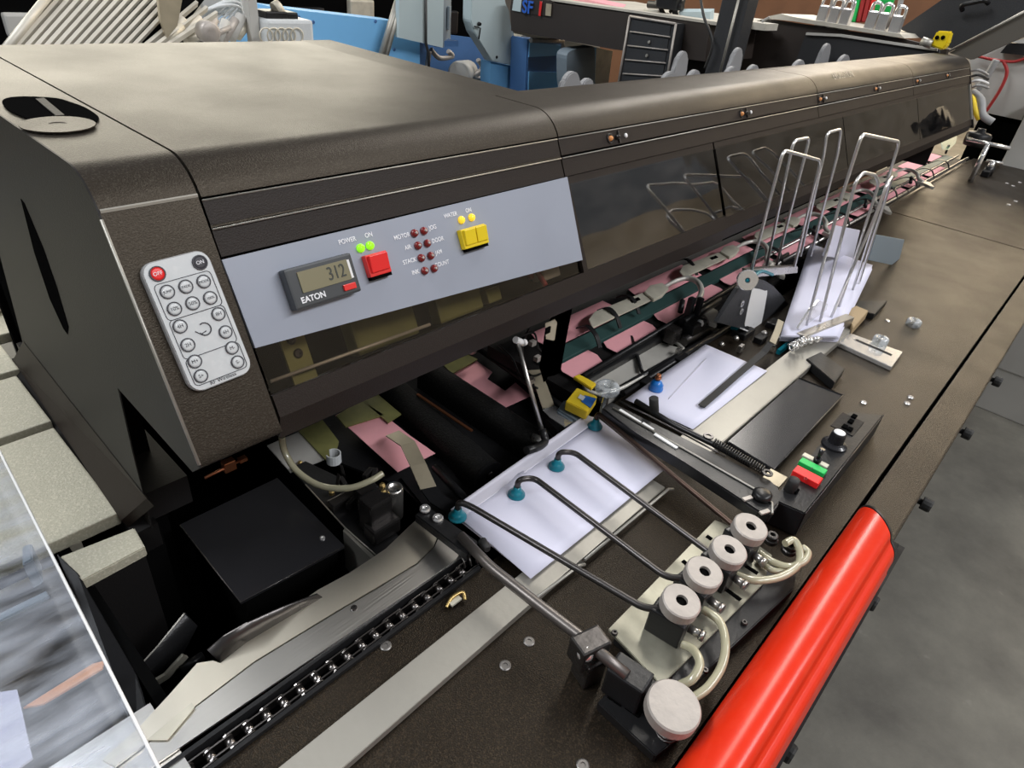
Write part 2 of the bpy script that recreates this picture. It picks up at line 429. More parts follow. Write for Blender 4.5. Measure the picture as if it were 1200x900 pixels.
# end cap (left end of the hood): solid side wall with pillar and foot
o_arc = arc(RC)
side = [yz(.174), (.384, TB+.170)] + [(.511, TB+.175), (.522, TB+.10), (.53, TB+.0), (.90, TB+.0), (.86, TB+.03), (.80, TB+.186), (.83, TB+.26), (.95, TB+.345), (.94, ROOF-.006), (.93, ROOF)] + list(reversed(o_arc))
b = MB(); b.prism([Vector((.125, y, z)) for y, z in side], (.0012, 0, 0)); cap = smoothed(b.build('end_cap', 'hood_side', hood), 25)
# shell of the end cap
def shell(x0, x1, back, mb, th=.004, s_end=.174, lip=True):
    outer = [back[0]] + back[1:] + list(reversed(o_arc)) + [yz(s_end)]
    inner_arc = [(y, z) for y, z in arc(RC-th)]
    inner = [yz(s_end, -th)] + inner_arc + [(y + (-.004 if y > .8 else -.003), z-th) for y, z in reversed(back)]
    extr(x0, x1, outer+inner, mb)
b = MB(); bk = [(.95, TB+.20), (.95, ROOF-.02), (.938, ROOF-.004), (.925, ROOF)]
shell(.1262, .1875, bk, b); b.prism([Vector((.1262, y, z)) for y, z in [yz(.165), yz(.174), (.384, TB+.170), (.43, TB+.172), (.43, TB+.178)]], (.061, 0, 0))
smoothed(b.build('end_shell', 'hood', hood), 35)
b = MB(); b.prism([Vector((.1265, *yz(-.002, .0003))), Vector((.1265, *yz(-.001, .0008))), Vector((.1265, *yz(.0005, .0003)))], (.061, 0, 0)); b.build('crease', 'alu', hood)
# bright worn edge where side wall meets the front
b = MB(); b.tube([FP(.1255, .004, -.0002), FP(.1255, .172, -.0002)], .0011, 6); lab(b.build('edge_trim', 'alu', hood), 'worn bare metal edge')
# foot of the pillar
b = MB(); b.prism([W(.131, .92, .004), W(.131, .53, .004), W(.112, .545, -.012), W(.112, .93, -.012)], (0, 0, -.03)); b.prism([W(.126, .54, .0), W(.126, .9, .0), W(.17, .9, 0), W(.17, .54, 0)], (0, 0, .035))
b.build('foot', 'hood_side', hood)
fa, fb, fc, fd = P(15, 422, 0), PX(27, 400, .1245), PX(172, 584, .1245), P(142, 610, 0)
b = MB(); b.prism([fa, fb, fc, fd], (.004, 0, -.012)); b.build('foot_flange', 'frame', hood)
# side slot
b = MB(); sp = [PX(u, v, .1246) for u, v in [(24, 233), (28, 238), (50, 290), (66, 336), (80, 383), (79, 392), (74, 385), (58, 350), (40, 296)]]; b.prism(sp, (.0008, 0, 0)); b.build('slot', 'void', hood)
# main deep roof section
X0, X1 = .1895, .572
b = MB(); shell(X0, X1, [(.95, TB+.20), (.95, ROOF-.02), (.938, ROOF-.004), (.925, ROOF)], b, s_end=.0008)
extr(X0, X1, [yz(.0032, -.0015), yz(.0032, -.005), yz(.0215, -.005), yz(.0215, -.0015)], b)
b.prism([Vector((X1-.003, .49, ROOF-.002)), Vector((X1-.003, .94, ROOF-.002)), Vector((X1-.003, .94, TB+.1)), Vector((X1-.003, .60, TB+.1)), Vector((X1-.003, .58, TB+.3))], (.003, 0, 0))
smoothed(b.build('roof_section', 'hood', hood), 35)
b = MB(); b.box(X1, .622, .594, .93, TB+.1, ROOF); b.box(X1, .622, .541, .594, ROOF-.012, ROOF); b.build('roof_return', 'hood', hood)
b = MB(); b.box(.1365, .16, .60, .93, TB-.4, TB+.17); b.build('opening_shade', 'void', hood)  # black block added to keep the opening behind the pillar dark
# narrow hood sections
secs = [(.574, 1.30), (1.302, 1.90), (1.902, 2.50)]
bkn = [(.59, TB+.06), (.59, TB+.30), (.585, TB+.33), (.572, TB+.352), (.555, ROOF-.001), (.54, ROOF)]
for a, c in secs:
    b = MB(); shell(a, c, bkn, b, s_end=.0008)
    smoothed(b.build('roof_section', 'hood', hood), 35)
b = MB(); b.prism([Vector((2.495, y, z)) for y, z in [yz(.174)] + list(reversed([yz(0)]+[])) + [(.482, ROOF), (.54, ROOF), (.585, TB+.33), (.59, TB+.05), (.45, TB+.05), (.45, TB+.17)]], (.008, 0, 0)); b.build('end_plate', 'hood_side', hood)
# grooves and face strips
def strip(x0, x1, s0, s1, name='face_strip', m='frame', h=0., th=.004, taper=None):
    b = MB(); extr(x0, x1, [yz(s0, h), yz(s0, h-th), yz(s1, h-th), yz(s1-.0006, h), yz(s0+.0006, h)][:], b); return b.build(name, m, hood)
def strips(x0, x1):
    strip(x0, x1, .0022, .0205, h=-.001); strip(x0, x1, .0225, .0425, h=-.002)
    b = MB(); extr(x0, x1, [yz(0, -.003), yz(0, -.008), yz(.05, -.008), yz(.05, -.005)], b); b.build('backing', 'void', hood)
    for s_ in (.0212, .0013):
        b = MB(); b.tube([FP(x0, s_+.0016, -.0009), FP(x1, s_+.0016, -.0009)], .0008, 6); b.build('groove_highlight', 'alu', hood)  # pale tube paints the highlight along each groove step
strips(X0, X1)
for a, c in secs: strips(a, c)
# lower lip
def lip(x0, x1, setb=0.):
    b = MB(); extr(x0, x1, [yz(.146, -setb), yz(.1635, -setb), (yz(.1635)[0]+.0035+setb, TB+.172), (.43, TB+.168), (.43, TB+.175), (.388, TB+.18), yz(.146, -setb-.005)], b); return b.build('lower_lip', 'frame', hood)
lip(X0, .905); lip(.909, 2.50, .004)
# the frame strip above the windows of the narrow sections and mullions
for a, c in [(.574, .905), (.909, 2.5)]: strip(a, c, .0425, .052, h=-.003)
for x in (.572, 2.49): 
    b = MB(); b.obox(FP(x, .098, -.002), XX, DD, ND, .004, .05, .0022); b.build('mullion', 'alu' if x > 2 else 'frame', hood)
wins = [(.576, .903), (.911, 1.42), (1.424, 1.93), (1.934, 2.486)]
for a, c in wins:
    b = MB(); b.obox(FP((a+c)/2, .099, -.004), XX, DD, ND, (c-a)/2, .049, .0012); b.build('window_pane', 'smoke', hood)
b = MB(); b.obox(FP((X0+X1)/2, .098, -.0045), XX, DD, ND, (X1-X0)/2-.001, .052, .0012); b.build('window_pane', 'clear_smoke', hood)
# yellowish strap seen through the window & orange wiring, mounted inside the hood
b = MB(); b.obox(FP(.232, .13, -.03), DD, XX, ND, .045, .0105, .0015); s_ = b.build('inner_strap', 'olive', hood)
screw(FP(.2305, .115, -.0285), ND, .004, 'darksteel', hood); screw(FP(.2325, .127, -.0285), ND, .004, 'darksteel', hood)
b = MB(); b.obox(FP(.42, .13, -.05), XX, DD, ND, .03, .02, .008, .003); b.obox(FP(.465, .14, -.045), XX, DD, ND, .010, .008, .006, .002); b.obox(FP(.33, .135, -.055), XX, DD, ND, .035, .016, .01, .003); split_build(b, 'inner_block', 'olive', hood)
b = MB(); b.tube(bez([FP(.50, .10, -.02), FP(.515, .135, -.03), FP(.53, .12, -.04), FP(.535, .15, -.03)]), .003); lab(b.build('wiring', 'cablered', hood), 'red wiring behind the smoked pane')
b = MB(); b.obox(FP(.55, .13, -.04), XX, DD, ND, .014, .015, .01, .002); b.tube([FP(.36, .142, -.02), FP(.2, .139, -.02)], .0015); split_build(b, 'inner_bracket', 'scrap', hood)
b = MB(); b.box(.19, 2.48, .56, .565, TB+.02, TB+.33); b.build('inner_wall', 'void', hood)
# logo (engraved lettering band on the crown)
t = text('EVOLUTION', Vector((1.46, .463, TB+.3585)), (1, 0, 0), (0, .75, .66), .020, 'alu', hood, 'emblem', depth=.0002)
# indicator pairs
for i, x in enumerate((.665, 1.0, 1.31, 1.62, 1.93, 2.22)):
    h0 = -.001
    b = MB(); b.lathe(FP(x, .012, h0), ND, [(.0030, 0), (.0030, .002), (.0018, .004), (.0006, .0045)], 14); k = b.build('indicator_lamp', 'orangeled', hood)
    b = MB(); b.ring(FP(x, .012, h0), ND, .0058, .004, .0015, 18, .0003); b.obox(FP(x+.017, .012, h0+.001), XX, DD, ND, .0012, .007, .001); b.lathe(FP(x+.013, .012, h0), ND, [(.003, 0), (.0026, .003), (.001, .006)], 10); b.build('toggle', 'darksteel', hood)
    b = MB(); b.lathe(FP(x+.032, .012, h0), ND, [(.0028, 0), (.0024, .0015), (.0005, .002)], 12); b.build('status_light', 'white', hood)
# oval recess with round grey knob on the roof of the end cap
rc = [P(u, v, ROOF-TB+.0006) for u, v in [(3, 122), (8, 116), (30, 114), (66, 116), (84, 121), (100, 127), (115, 137), (114, 142), (106, 144), (40, 144), (30, 139), (12, 131)]]
b = MB(); b.prism(bez(rc, 3, True), (0, 0, .0008)); b.build('recess', 'void', hood)
kc = P(67, 142, ROOF-TB+.004); b = MB(); b.lathe(Vector((kc.x, kc.y, ROOF)), UP, [(.0235, .0014), (.0235, .0022), (.006, .0022), (.005, .0018), (.0005, .0018)], 28, smooth=False); b.build('recess_disc', 'hood', hood)
b = MB(); bp = P(60, 122, ROOF-TB+.0018); b.prism([P(u, v, ROOF-TB+.0015) for u, v in [(42, 117), (52, 116), (76, 136), (66, 137)]], (0, 0, .001)); b.build('recess_bar', 'blackmat', hood)
# ---- control panel
def FPI(u, v, h=0.):        # measured point on the sloping face
    r = ray(u, v); A = Vector((0, A0.y, A0.z)) + ND*h; e = Vector((0, 0, EYE)); t = (A-e).dot(ND)/r.dot(ND); return e + r*t
PN = .0015
b = MB(); pts = [FPI(u, v, -.002) for u, v in [(258, 305), (662, 208), (680, 305), (297, 408)]]; b.prism(pts, ND*.0035)
cp = b.build('control_panel', 'panelgrey', hood); lab(cp, 'blue grey control panel with counter, lamps and switches')
XD = XX; YU = -DD
def onp(u, v, h=PN): return FPI(u, v, h)
def pb(c, hx, hy, hz, m, name, parent=cp, bev=.001):
    b = MB(); b.obox(Vector(c)+ND*hz, XX, YU, ND, hx, hy, hz, bev); return b.build(name, m, parent)
cc = (onp(328, 318)+onp(414, 342))/2
cnt = pb(cc, .029, .0155, .005, 'bezel', 'counter', bev=.0018)
q = MB(); q.obox(cc+XX*.0015+YU*.0035+ND*.0103, XX, YU, ND, .0215, .0078, .0006); q.build('counter_display', 'lcd', cp)
text('312', cc+XX*.0115+YU*.0035+ND*.0111, XX, YU, .0145, 'lcdink', cp, 'digits', depth=.0002, sx=.75)
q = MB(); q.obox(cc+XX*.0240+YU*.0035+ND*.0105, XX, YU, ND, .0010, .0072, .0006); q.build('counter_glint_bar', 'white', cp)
text('E·T·N', cc-XX*.013-YU*.0095+ND*.0103, XX, YU, .0068, 'inkwhite', cp, 'lettering', depth=.0002, bold=.00015) if False else text('EATON', cc-XX*.013-YU*.0095+ND*.0103, XX, YU, .0062, 'inkwhite', cp, 'lettering', depth=.0002, bold=.00015)
pb(cc+XX*.019-YU*.0095+ND*.0095, .0055, .0024, .0012, 'redplastic', 'reset_button', bev=.0006)
def lamp(u, v, m, r=.0036):
    b = MB(); b.lathe(onp(u, v), ND, [(r, 0), (r, .0015), (r*.8, .003), (r*.3, .004)], 14); o = b.build('indicator_lamp', m, cp); return o
for u, v in ((422, 291), (433, 288)): lab(lamp(u, v, 'greenled'), 'lit green lamp')
for u, v in ((540, 258), (552, 255)): lab(lamp(u, v, 'yellowled'), 'lit amber lamp')
for k, (u, v) in enumerate([(485, 273.5), (489, 288), (493, 302.5), (497, 317.5)]):
    for du, dv in ((0, 0), (11, -2.7)):
        l = lamp(u+du, v+dv, 'darkred', .0036); lab(l, 'dark red indicator lamp')
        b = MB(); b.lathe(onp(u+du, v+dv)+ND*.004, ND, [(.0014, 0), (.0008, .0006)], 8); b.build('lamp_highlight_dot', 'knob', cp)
rk = pb(onp(439, 310), .0105, .009, .003, 'redplastic', 'rocker_switch', bev=.0008); lab(rk, 'red rocker switch')
q = MB(); q.obox(onp(439, 310)+ND*.007+YU*.001, XX, (YU+ND*.12), ND, .009, .007, .0018, .0008); q.build('rocker_face', 'redbutton', cp)
q = MB(); q.obox(onp(439, 310)+ND*.003-YU*.0102, XX, YU, ND, .010, .0014, .0028); q.build('rocker_underside', 'void', cp)
yk = pb(onp(552, 278), .0155, .009, .003, 'yellowplastic', 'rocker_switch', bev=.0008); lab(yk, 'yellow double rocker switch')
for sgn in (-1, 1):
    q = MB(); q.obox(onp(552, 278)+XX*(.0073*sgn)+ND*.007+YU*.001, XX, (YU+ND*.12), ND, .0068, .007, .0018, .0008); q.build('rocker_face', 'yellowplastic', cp)
q = MB(); q.obox(onp(552, 278)+ND*.003-YU*.0102, XX, YU, ND, .014, .0014, .0026); q.build('rocker_underside', 'void', cp)
def ptxt(s_, u, v, sz=.0052): text(s_, onp(u, v, PN+.0002), XX, YU, sz, 'inkwhite', cp, 'lettering', depth=.00012, bold=.00008, sx=.9)
ptxt('POWER', 407, 282); ptxt('ON', 432, 275.5)
ptxt('WATER', 528, 252); ptxt('ON', 549, 246.5)
ptxt('MOTOR', 471, 277); ptxt('JOG', 507, 266.5); ptxt('AIR', 478, 290); ptxt('DOOR', 513, 281)
ptxt('STACK', 480, 306); ptxt('JAM', 514, 295.5); ptxt('INK', 487, 319); ptxt('COUNT', 518, 309)
# ---- remote control, held on the end cap
rcn = (FPI(162, 312)+FPI(238, 292)+FPI(222, 462)+FPI(292, 435))/4
rem = thing('remote_control', 'slim white handheld remote with round buttons stuck on the hood end', 'remote control', rcn)
ax = ((FPI(238, 292)-FPI(162, 312))+(FPI(292, 435)-FPI(222, 462))).normalized(); ay = ND.cross(ax).normalized()
if ay.dot(YU) < 0: ay = -ay
def RP(a, c, h=0.): return rcn + ax*a + ay*c + ND*(.0062+h)
def rrect(hx, hy, r, f, n=6):
    out = []
    for cx, cy, a0 in ((hx-r, hy-r, 0), (-hx+r, hy-r, 90), (-hx+r, -hy+r, 180), (hx-r, -hy+r, 270)):
        for k in range(n+1):
            a = math.radians(a0+90*k/n); out.append(f(cx+r*math.cos(a), cy+r*math.sin(a)))
    return out
b = MB(); b.prism(rrect(.0222, .0445, .008, lambda a, c: RP(a, c, -.0062)), ND*.0052, .0006); b.build('casing', 'cablegrey', rem)
b = MB(); b.prism(rrect(.0215, .0438, .0076, lambda a, c: RP(a, c, -.0012)), ND*.0012); b.build('face_plate', 'remotewhite', rem)
def frame(hx, hy, cx, cy):
    b = MB(); pts = rrect(hx, hy, .003, lambda a, c: RP(a+cx, c+cy, .0001)); b.tube(pts, .0003, 4, closed=True); b.build('printed_frame', 'ink', rem)
frame(.0188, .0121, 0, .0180); frame(.0188, .0135, 0, -.0076); frame(.0188, .0095, 0, -.0306)
def btn(a, c, m='remotewhite', t='', tm='ink', r=.0042):
    b = MB(); b.lathe(RP(a, c), ND, [(r, 0), (r*.95, .0008), (r*.6, .001), (.0002, .001)], 20); k = b.build('button', m, rem)
    b = MB(); b.ring(RP(a, c), ND, r+.00045, r-.0003, .0011, 20, .0001); b.build('button_rim', 'ink', k)
    if t: text(t, RP(a, c, .0011), ax, ay, .0034 if len(t) < 4 else .0024, tm, k, depth=.0001)
    return k
lab(btn(-.0135, .0365, 'redbutton', 'OFF', 'inkwhite', .0046), 'red OFF button'); lab(btn(.0145, .0365, 'ink', 'ON', 'inkwhite', .0046), 'black ON button')
for cy, ts in ((.0240, ('JUMP', 'FADE', 'MODE')), (.0125, ('10%', '50%', '100%'))):
    for a, t in zip((-.0122, 0, .0122), ts): btn(a, cy, t=t)
for cy, ts in ((.0012, ('4H', '8H')), (-.0118, ('2H', '6H')), (-.0240, ('M+', 'M-')), (-.0345, ('S+', 'S-'))):
    for a, t in zip((-.0132, .0132), ts): btn(a, cy if abs(cy) > .02 else cy-.0005, t=t)
b = MB(); cr = [RP(.001+.0042*math.cos(t_), -.006+.0042*math.sin(t_), .0002) for t_ in [math.radians(-160+25*k) for k in range(12)]]; b.tube(cr, .0005, 5); b.tube([RP(-.0055, -.0055, .0002), RP(-.0025, -.0085, .0002), RP(.0015, -.0075, .0002)], .0004, 5); b.build('timer_symbol', 'ink', rem)
text('RF Wireless', RP(0, -.0418+.0003, .0002), ax, ay, .0038, 'ink', rem, depth=.0001)

# ================================================================== LEFT CABINET
cab = thing('side_cabinet', 'pale speckled cabinet with flat top panels left of the hood', 'cabinet', (-.2, .8, 0))
for y0, y1 in ((.572, .752), (.766, .888), (.902, 1.0), (1.005, 1.9)):
    b = MB(); b.box(-.75, .111 if y0 < .6 else (.113 if y0 < .8 else (.12 if y0 < 1 else .22)), y0, y1, TB-.016, TB-.001, .002); b.build('top_panel', 'tile', cab)
b = MB(); b.box(-.74, .05, .60, 1.88, .06, TB-.018); b.box(.03, .05, .56, .6, TB-.1, TB-.018); b.build('cabinet_body', 'blackmat', cab)
b = MB(); b.box(-.72, .04, .62, 1.86, 0, .06); b.build('plinth', 'blackmetal', cab)
t = thing('bracket_block', 'small pale speckled block at the pit corner below the cabinet', 'bracket', W(.08, .53, -.1))
b = MB(); b.prism([P(70, 652, -.002), P(157, 618, -.002), P(170, 641, -.002), P(95, 681, -.002)], (0, 0, -.012), .001); b.build('block_top', 'tile', t)
b = MB(); b.box(.062, .11, .515, .555, TB-.4, TB-.015); b.build('block_post', 'blackmat', t)
# dark panel beside the pit with moving pieces
t = thing('pit_side_plate', 'dark textured side plate sloping along the left edge of the pit', 'side plate', W(.05, .45, -.1))
b = MB(); b.prism([P(66, 648, .0), P(92, 672, -.0), P(160, 790, -.02), P(178, 850, -.02), P(160, 870, -.02)], (0, 0, -.1), .001); b.build('plate', 'blackmetal', t)

t = thing('deflector_bracket', 'bent dark sheet bracket in the pit beside the pale block', 'bracket', W(.09, .46, -.2))
b = MB(); pl = [P(146, 760, -.05), P(152, 775, -.06), P(163, 781, -.06), P(185, 757, -.06), P(216, 719, -.03)]
pl2 = [P(168, 806, -.11), P(170, 808, -.11), P(178, 806, -.11), P(205, 785, -.11), P(231, 735, -.06)]
b.sheet([pl, pl2], (.001, .001, 0)); b.build('bent_sheet', 'blackmetal', t)
b = MB(); b.tube(pl, .0009, 6); b.build('bright_edge', 'alu', t)
b = MB(); b.strap([P(170, 807, -.09), P(195, 792, -.09), P(217, 768, -.08)], UP, .008, .003); b.build('clip', 'cream', t)
b = MB(); b.obox(P(190, 800, -.12), XX, YY, UP, .012, .012, .02, .002); b.cyl(P(172, 812, -.1), P(200, 790, -.1), .003); b.cyl(P(212, 786, -.09), P(238, 768, -.09), .0045); b.cyl(P(140, 758, -.06), P(150, 764, -.06), .005); split_build(b, 'pivot_block', 'blackmetal', t)

tag(MB().prism([P(130, 690, -.3), P(170, 640, -.3), P(185, 700, -.3), P(150, 730, -.3)], (0, 0, -.002)).build('terminal_cover', 'cream', at=P(150, 690, -.3)), 'tan cover plate deep in the dark pit under the pale block', 'cover plate')
tag(MB().lathe(P(108, 698, -.12), (0, 0, 1), [(.006, 0), (.006, .02), (.004, .024)], 12).build('red_plug', 'redplastic', at=P(108, 698, -.12)), 'small red plug at the left wall of the pit', 'plug')

# black flat box in the pit
t = thing('motor_housing', 'flat topped black box sitting in the pit under the hood', 'housing', W(.2, .5, -.2))
b = MB(); b.prism([P(210, 615, -.05), P(282, 706, -.05), P(404, 640, -.05), P(325, 560, -.05)], (0, 0, -.003)); b.build('lid', 'blackgloss', t)
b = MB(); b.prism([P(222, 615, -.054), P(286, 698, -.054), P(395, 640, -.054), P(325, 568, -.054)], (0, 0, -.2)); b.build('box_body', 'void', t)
b = MB(); b.tube([P(210, 615, -.05), P(282, 706, -.05), P(404, 640, -.05)], .0006, 5); b.build('lid_edge', 'darksteel', t)
screw(P(378, 631, -.05), UP, .003, 'chrome', t)

# ================================================================== STEEL CHUTE + CHAIN
ch = thing('transport_chute', 'polished steel chute plate curving up to the black bracket beside the chain', 'chute', W(.2, .33, 0))
TG = .006
b = MB(); b.prism([P(u, v, TG) for u, v in [(120, 890), (165, 850), (200, 812), (231, 777), (262, 772), (300, 742), (373, 691), (410, 671), (452, 643), (480, 616), (497, 601), (517, 617), (508, 640), (488, 660), (444, 687), (391, 718), (298, 775), (171, 871), (135, 898)]], (0, 0, -.002)); b.build('rear_plate', 'guide', ch)
b = MB(); b.prism([P(u, v, TG) for u, v in [(171, 873), (298, 777), (391, 720), (444, 689), (489, 661), (509, 641), (519, 619), (546, 636), (534, 656), (500, 680), (333, 793), (190, 890), (150, 918)]], (0, 0, -.002)); b.build('front_plate', 'brushed', ch)
b = MB(); 
g0 = [P(243, 762, .006), P(262, 746, .022), P(290, 730, .026), P(330, 712, .018), P(372, 696, .007)]; g1 = [P(246, 773, .006), P(258, 777, .006), P(290, 752, .006), P(330, 728, .006), P(378, 700, .006)]
b.sheet([g0, g1], (0, .001, 0)); b.build('guide_fin', 'darksteel', ch)
screw(P(415, 713, TG), UP, .003, 'darksteel', ch)
b = MB(); b.prism([P(172, 868, .007), P(225, 824, .007), P(228, 830, .007), P(196, 868, .007)], (0, 0, .001)); b.build('bent_tab', 'cream', ch)

cn = thing('chain_conveyor', 'black roller chain running in a channel beside the steel chute', 'chain', W(.2, .285, 0))
b = MB(); b.box(-.05, .325, .278, .2815, TB-.02, TB+.004); b.box(-.05, .325, .2995, .303, TB-.02, TB+.004); b.box(-.05, .325, .278, .303, TB-.022, TB-.02); b.build('channel', 'blackmetal', cn)
pitch = .0146
xs = [.02+pitch*k for k in range(21)]
for k, x in enumerate(xs):
    b = MB(); z = TB-.004; y = .2905
    for dy in (-.0055, .0055) if k % 2 == 0 else (-.004, .004):
        ov = []
        for cx, a0 in ((x+pitch, -90), (x, 90)):
            for j in range(7):
                a = math.radians(a0+30*j); ov.append(Vector((cx+.0042*math.cos(a), y+dy-.0006, z+.0042*math.sin(a))))
        # narrow waist
        b.prism(ov, (0, .0012, 0))
    b.cyl((x, y-.0068, z), (x, y+.0068, z), .0016, n=8); b.cyl((x, y-.0035, z), (x, y+.0035, z), .0036, n=12)
    b.build('chain_link', 'chainmetal', cn)
b = MB(); b.tube(coil(W(.315, .296, .004), W(.338, .286, .004), .006, 4, .001), .0009, 5); b.build('end_coil', 'springsteel', cn)
# clip on the table under the chain end
t = thing('small_clip', 'tiny brass coloured clip on the black bed under the chain', 'clip', P(540, 705, 0))
b = MB(); b.tube(bez([P(523, 712, .002), P(530, 700, .006), P(542, 694, .007), P(545, 703, .003)]), .0018, 8); b.build('clip_body', 'brass', t)
b = MB(); b.obox(P(533, 704, .004), XX, YY, UP, .006, .003, .001); b.build('clip_tongue', 'cream', t)

# ================================================================== GUIDE RAILS
b = MB(); b.prism([W(-.05, .2455, .008), W(-.05, .2125, .008), W(.385, .2165, .008), W(.47, .2165, .008), W(.56, .2165, .008), W(.56, .2455, .008)], (0, 0, -.008), .0008)
rl = thing('guide_rail', 'flat pale aluminium rail in front of the suction arms', 'rail', W(.3, .23, 0))
r1 = b.build('rail_bar', 'alu', rl)
b = MB(); b.tube([W(.33, .2165, .0075), W(.395, .2135, .0072), W(.402, .211, .006)], .0018, 8); b.tube([W(.405, .214, .0075), W(.56, .2125, .0075), W(.566, .209, .006)], .0018, 8); lab(b.build('edge_rod', 'alu', rl), 'bright round edge rod')
rl2 = thing('guide_rail', 'pale worn aluminium rail along the front of the second envelope', 'rail', W(.8, .24, 0))
ya, yb = P(850, 515, .012).y, P(814, 498, .012).y
b = MB(); b.prism([W(.62, ya, .012), W(1.16, ya, .012), W(1.16, yb, .012), W(.62, yb, .012)], (0, 0, -.012), .001); b.build('rail_bar', 'alu', rl2)

# ================================================================== ENVELOPES
def paper(name, corners, T, m, label, cat, group=None, n=8, curl=0., under=.0005, parent=None, wav=.0006):
    a, b_, c, d = [P(u, v, T) for u, v in corners]; g = []
    for i in range(n+1):
        row = []
        for j in range(n+1):
            s, t_ = i/n, j/n
            p = (a*(1-s)+b_*s)*(1-t_) + (d*(1-s)+c*s)*t_
            p = p + UP*(wav*math.sin(s*5+t_*3) + curl*(t_-.5)**2*4*0 + curl*max(0, .15-t_)*6)
            row.append(p)
        g.append(row)
    b = MB(); b.sheet(g, (0, 0, -under)); o = b.build(name, m, parent, at=None if parent else (a+c)/2)
    if parent is None: tag(o, label, cat, group)
    return o
e1 = thing('envelope', 'white envelope lying under the four suction cups', 'envelope', P(650, 585, .011))
paper('envelope_body', [(533, 602), (702, 490), (777, 552), (622, 678)], .0125, 'envelope', '', '', parent=e1)
paper('envelope_flap', [(528, 599), (688, 486), (702, 492), (540, 607)], .0135, 'envelope_flap', '', '', parent=e1, curl=.003)
b = MB(); b.prism([P(u, v, .0095) for u, v in [(530, 603), (696, 492), (768, 553), (618, 672)]], (0, 0, -.0015)); b.build('support_sheet', 'envelope_flap', e1) 
e2 = thing('envelope', 'white envelope under the flat black hold-down strap', 'envelope', P(835, 450, .014))
paper('envelope_body', [(733, 468), (827, 403), (899, 435), (812, 503)], .014, 'envelope', '', '', parent=e2)
paper('flap_seam', [(783, 467), (827, 420), (828, 420.4), (784, 467.4)], .0152, 'envelope_flap', '', '', parent=e2, wav=0)
# pile of envelopes in the wire hopper
hp = []
cor = [(950, 292), (1022, 316), (982, 400), (915, 398)]
for k in range(6):
    T = .012+k*.0035
    c2 = [(u+random.uniform(-1.5, 1.5), v-k*1.2+random.uniform(-1, 1)) for u, v in cor]
    nm = ['lowest white envelope of the pile in the wire hopper', 'second lowest white envelope of the pile in the wire hopper', 'third white envelope up in the wire hopper pile', 'fourth white envelope up in the wire hopper pile', 'fifth white envelope up in the wire hopper pile', 'topmost white envelope of the pile in the wire hopper'][k]
    paper('envelope', c2, T, 'envelope', nm, 'envelope', 'envelopes piled in the wire hopper', under=.0028, wav=.0004)

# ================================================================== PINK INSERTS + RAILS UNDER HOOD
def pinkp(pts, T, label, m='pink'):
    b = MB(); pp = [P(u, v, T) for u, v in pts]; b.prism(pp, (0, 0, -.0008)); return tag(b.build('paper_insert', m, at=pp[0]), label, 'paper', 'pink inserts on the track')
pinkp([(393, 487), (425, 470), (455, 490), (480, 510), (510, 531), (492, 540), (466, 553)], -.052, 'pink sheet nearest the brass fitting, left of the black rollers')
pinkp([(526, 436), (556, 421), (577, 436), (571, 444), (592, 458), (604, 448), (622, 464), (582, 482)], -.052, 'pink notched sheet right of the two black covers')
NY0, NY1, FY0, FY1 = .433, .468, .503, .545
def strip_in(x0, x1, y0, y1, T, label, cut=.01):
    b = MB(); pp = [W(x0, y0, T), W(x1-cut, y0, T), W(x1, y0+.5*(y1-y0), T), W(x1, y1, T), W(x0+cut, y1, T), W(x0, y0+.6*(y1-y0), T)]; b.prism(pp, (0, 0, -.0008)); return tag(b.build('paper_insert', 'pink', at=pp[0]), label, 'paper', 'pink inserts on the track')
ordn = ['nearest', 'second', 'third', 'fourth', 'fifth', 'sixth', 'seventh', 'eighth', 'ninth', 'tenth']
xs1 = [(.665, .745), (.775, .90), (.925, 1.14), (1.17, 1.38), (1.41, 1.62), (1.65, 1.86), (1.89, 2.10), (2.13, 2.34), (2.37, 2.58), (2.61, 2.82)]
for k, (a, c) in enumerate(xs1): strip_in(a, c, NY0+.012*min(1, max(0, (a-.9)))*.8, NY1+.02*min(1, max(0, (a-.8))), .002, ordn[k]+' pink insert from the front in the row beside the black bar')
xs2 = [(.70, .90), (.97, 1.17), (1.20, 1.40), (1.43, 1.63), (1.66, 1.86), (1.90, 2.10), (2.14, 2.34), (2.38, 2.58), (2.62, 2.82), (2.86, 3.02)]
for k, (a, c) in enumerate(xs2): strip_in(a, c, FY0, FY1+.01, .004, ordn[k]+' pink insert from the front in the row under the hood edge')

trk = thing('insert_track', 'dark raceway with green belt, steel rods and hold-down springs below the hood', 'conveyor track', W(1.6, .48, -.12))
b = MB(); b.box(.64, 3.08, .40, .58, TB-.022, TB-.004); b.build('track_bed', 'blackmat', trk)
b = MB(); b.box(.66, 3.05, .472, .500, TB-.004, TB+.004, .001); b.build('belt', 'teal', trk)
b = MB(); b.box(.66, 1.55, .409, .421, TB-.0, TB+.012, .002); b.cyl(W(.66, .415, .016), W(1.4, .432, .016), .004); lab(b.build('side_bar', 'blackmetal', trk), 'black side bar')
b = MB(); b.cyl(W(1.2, .425, .012), W(3.05, .425, .012), .004); b.cyl(W(1.3, .45, .02), W(3.0, .45, .02), .003); b.build('guide_rod', 'steel', trk)
for k, (u, v) in enumerate([(716, 378), (692, 400), (738, 362), (806, 318)]):
    p = P(u, v, .008)
    b = MB(); b.strap(bez([p+Vector((-.01, -.025, .004)), p+Vector((-.005, -.01, .018)), p+Vector((0, .01, .022)), p+Vector((.003, .03, .010))]), XX, .008, .002); b.build('hold_down_spring', 'blackmetal', trk)
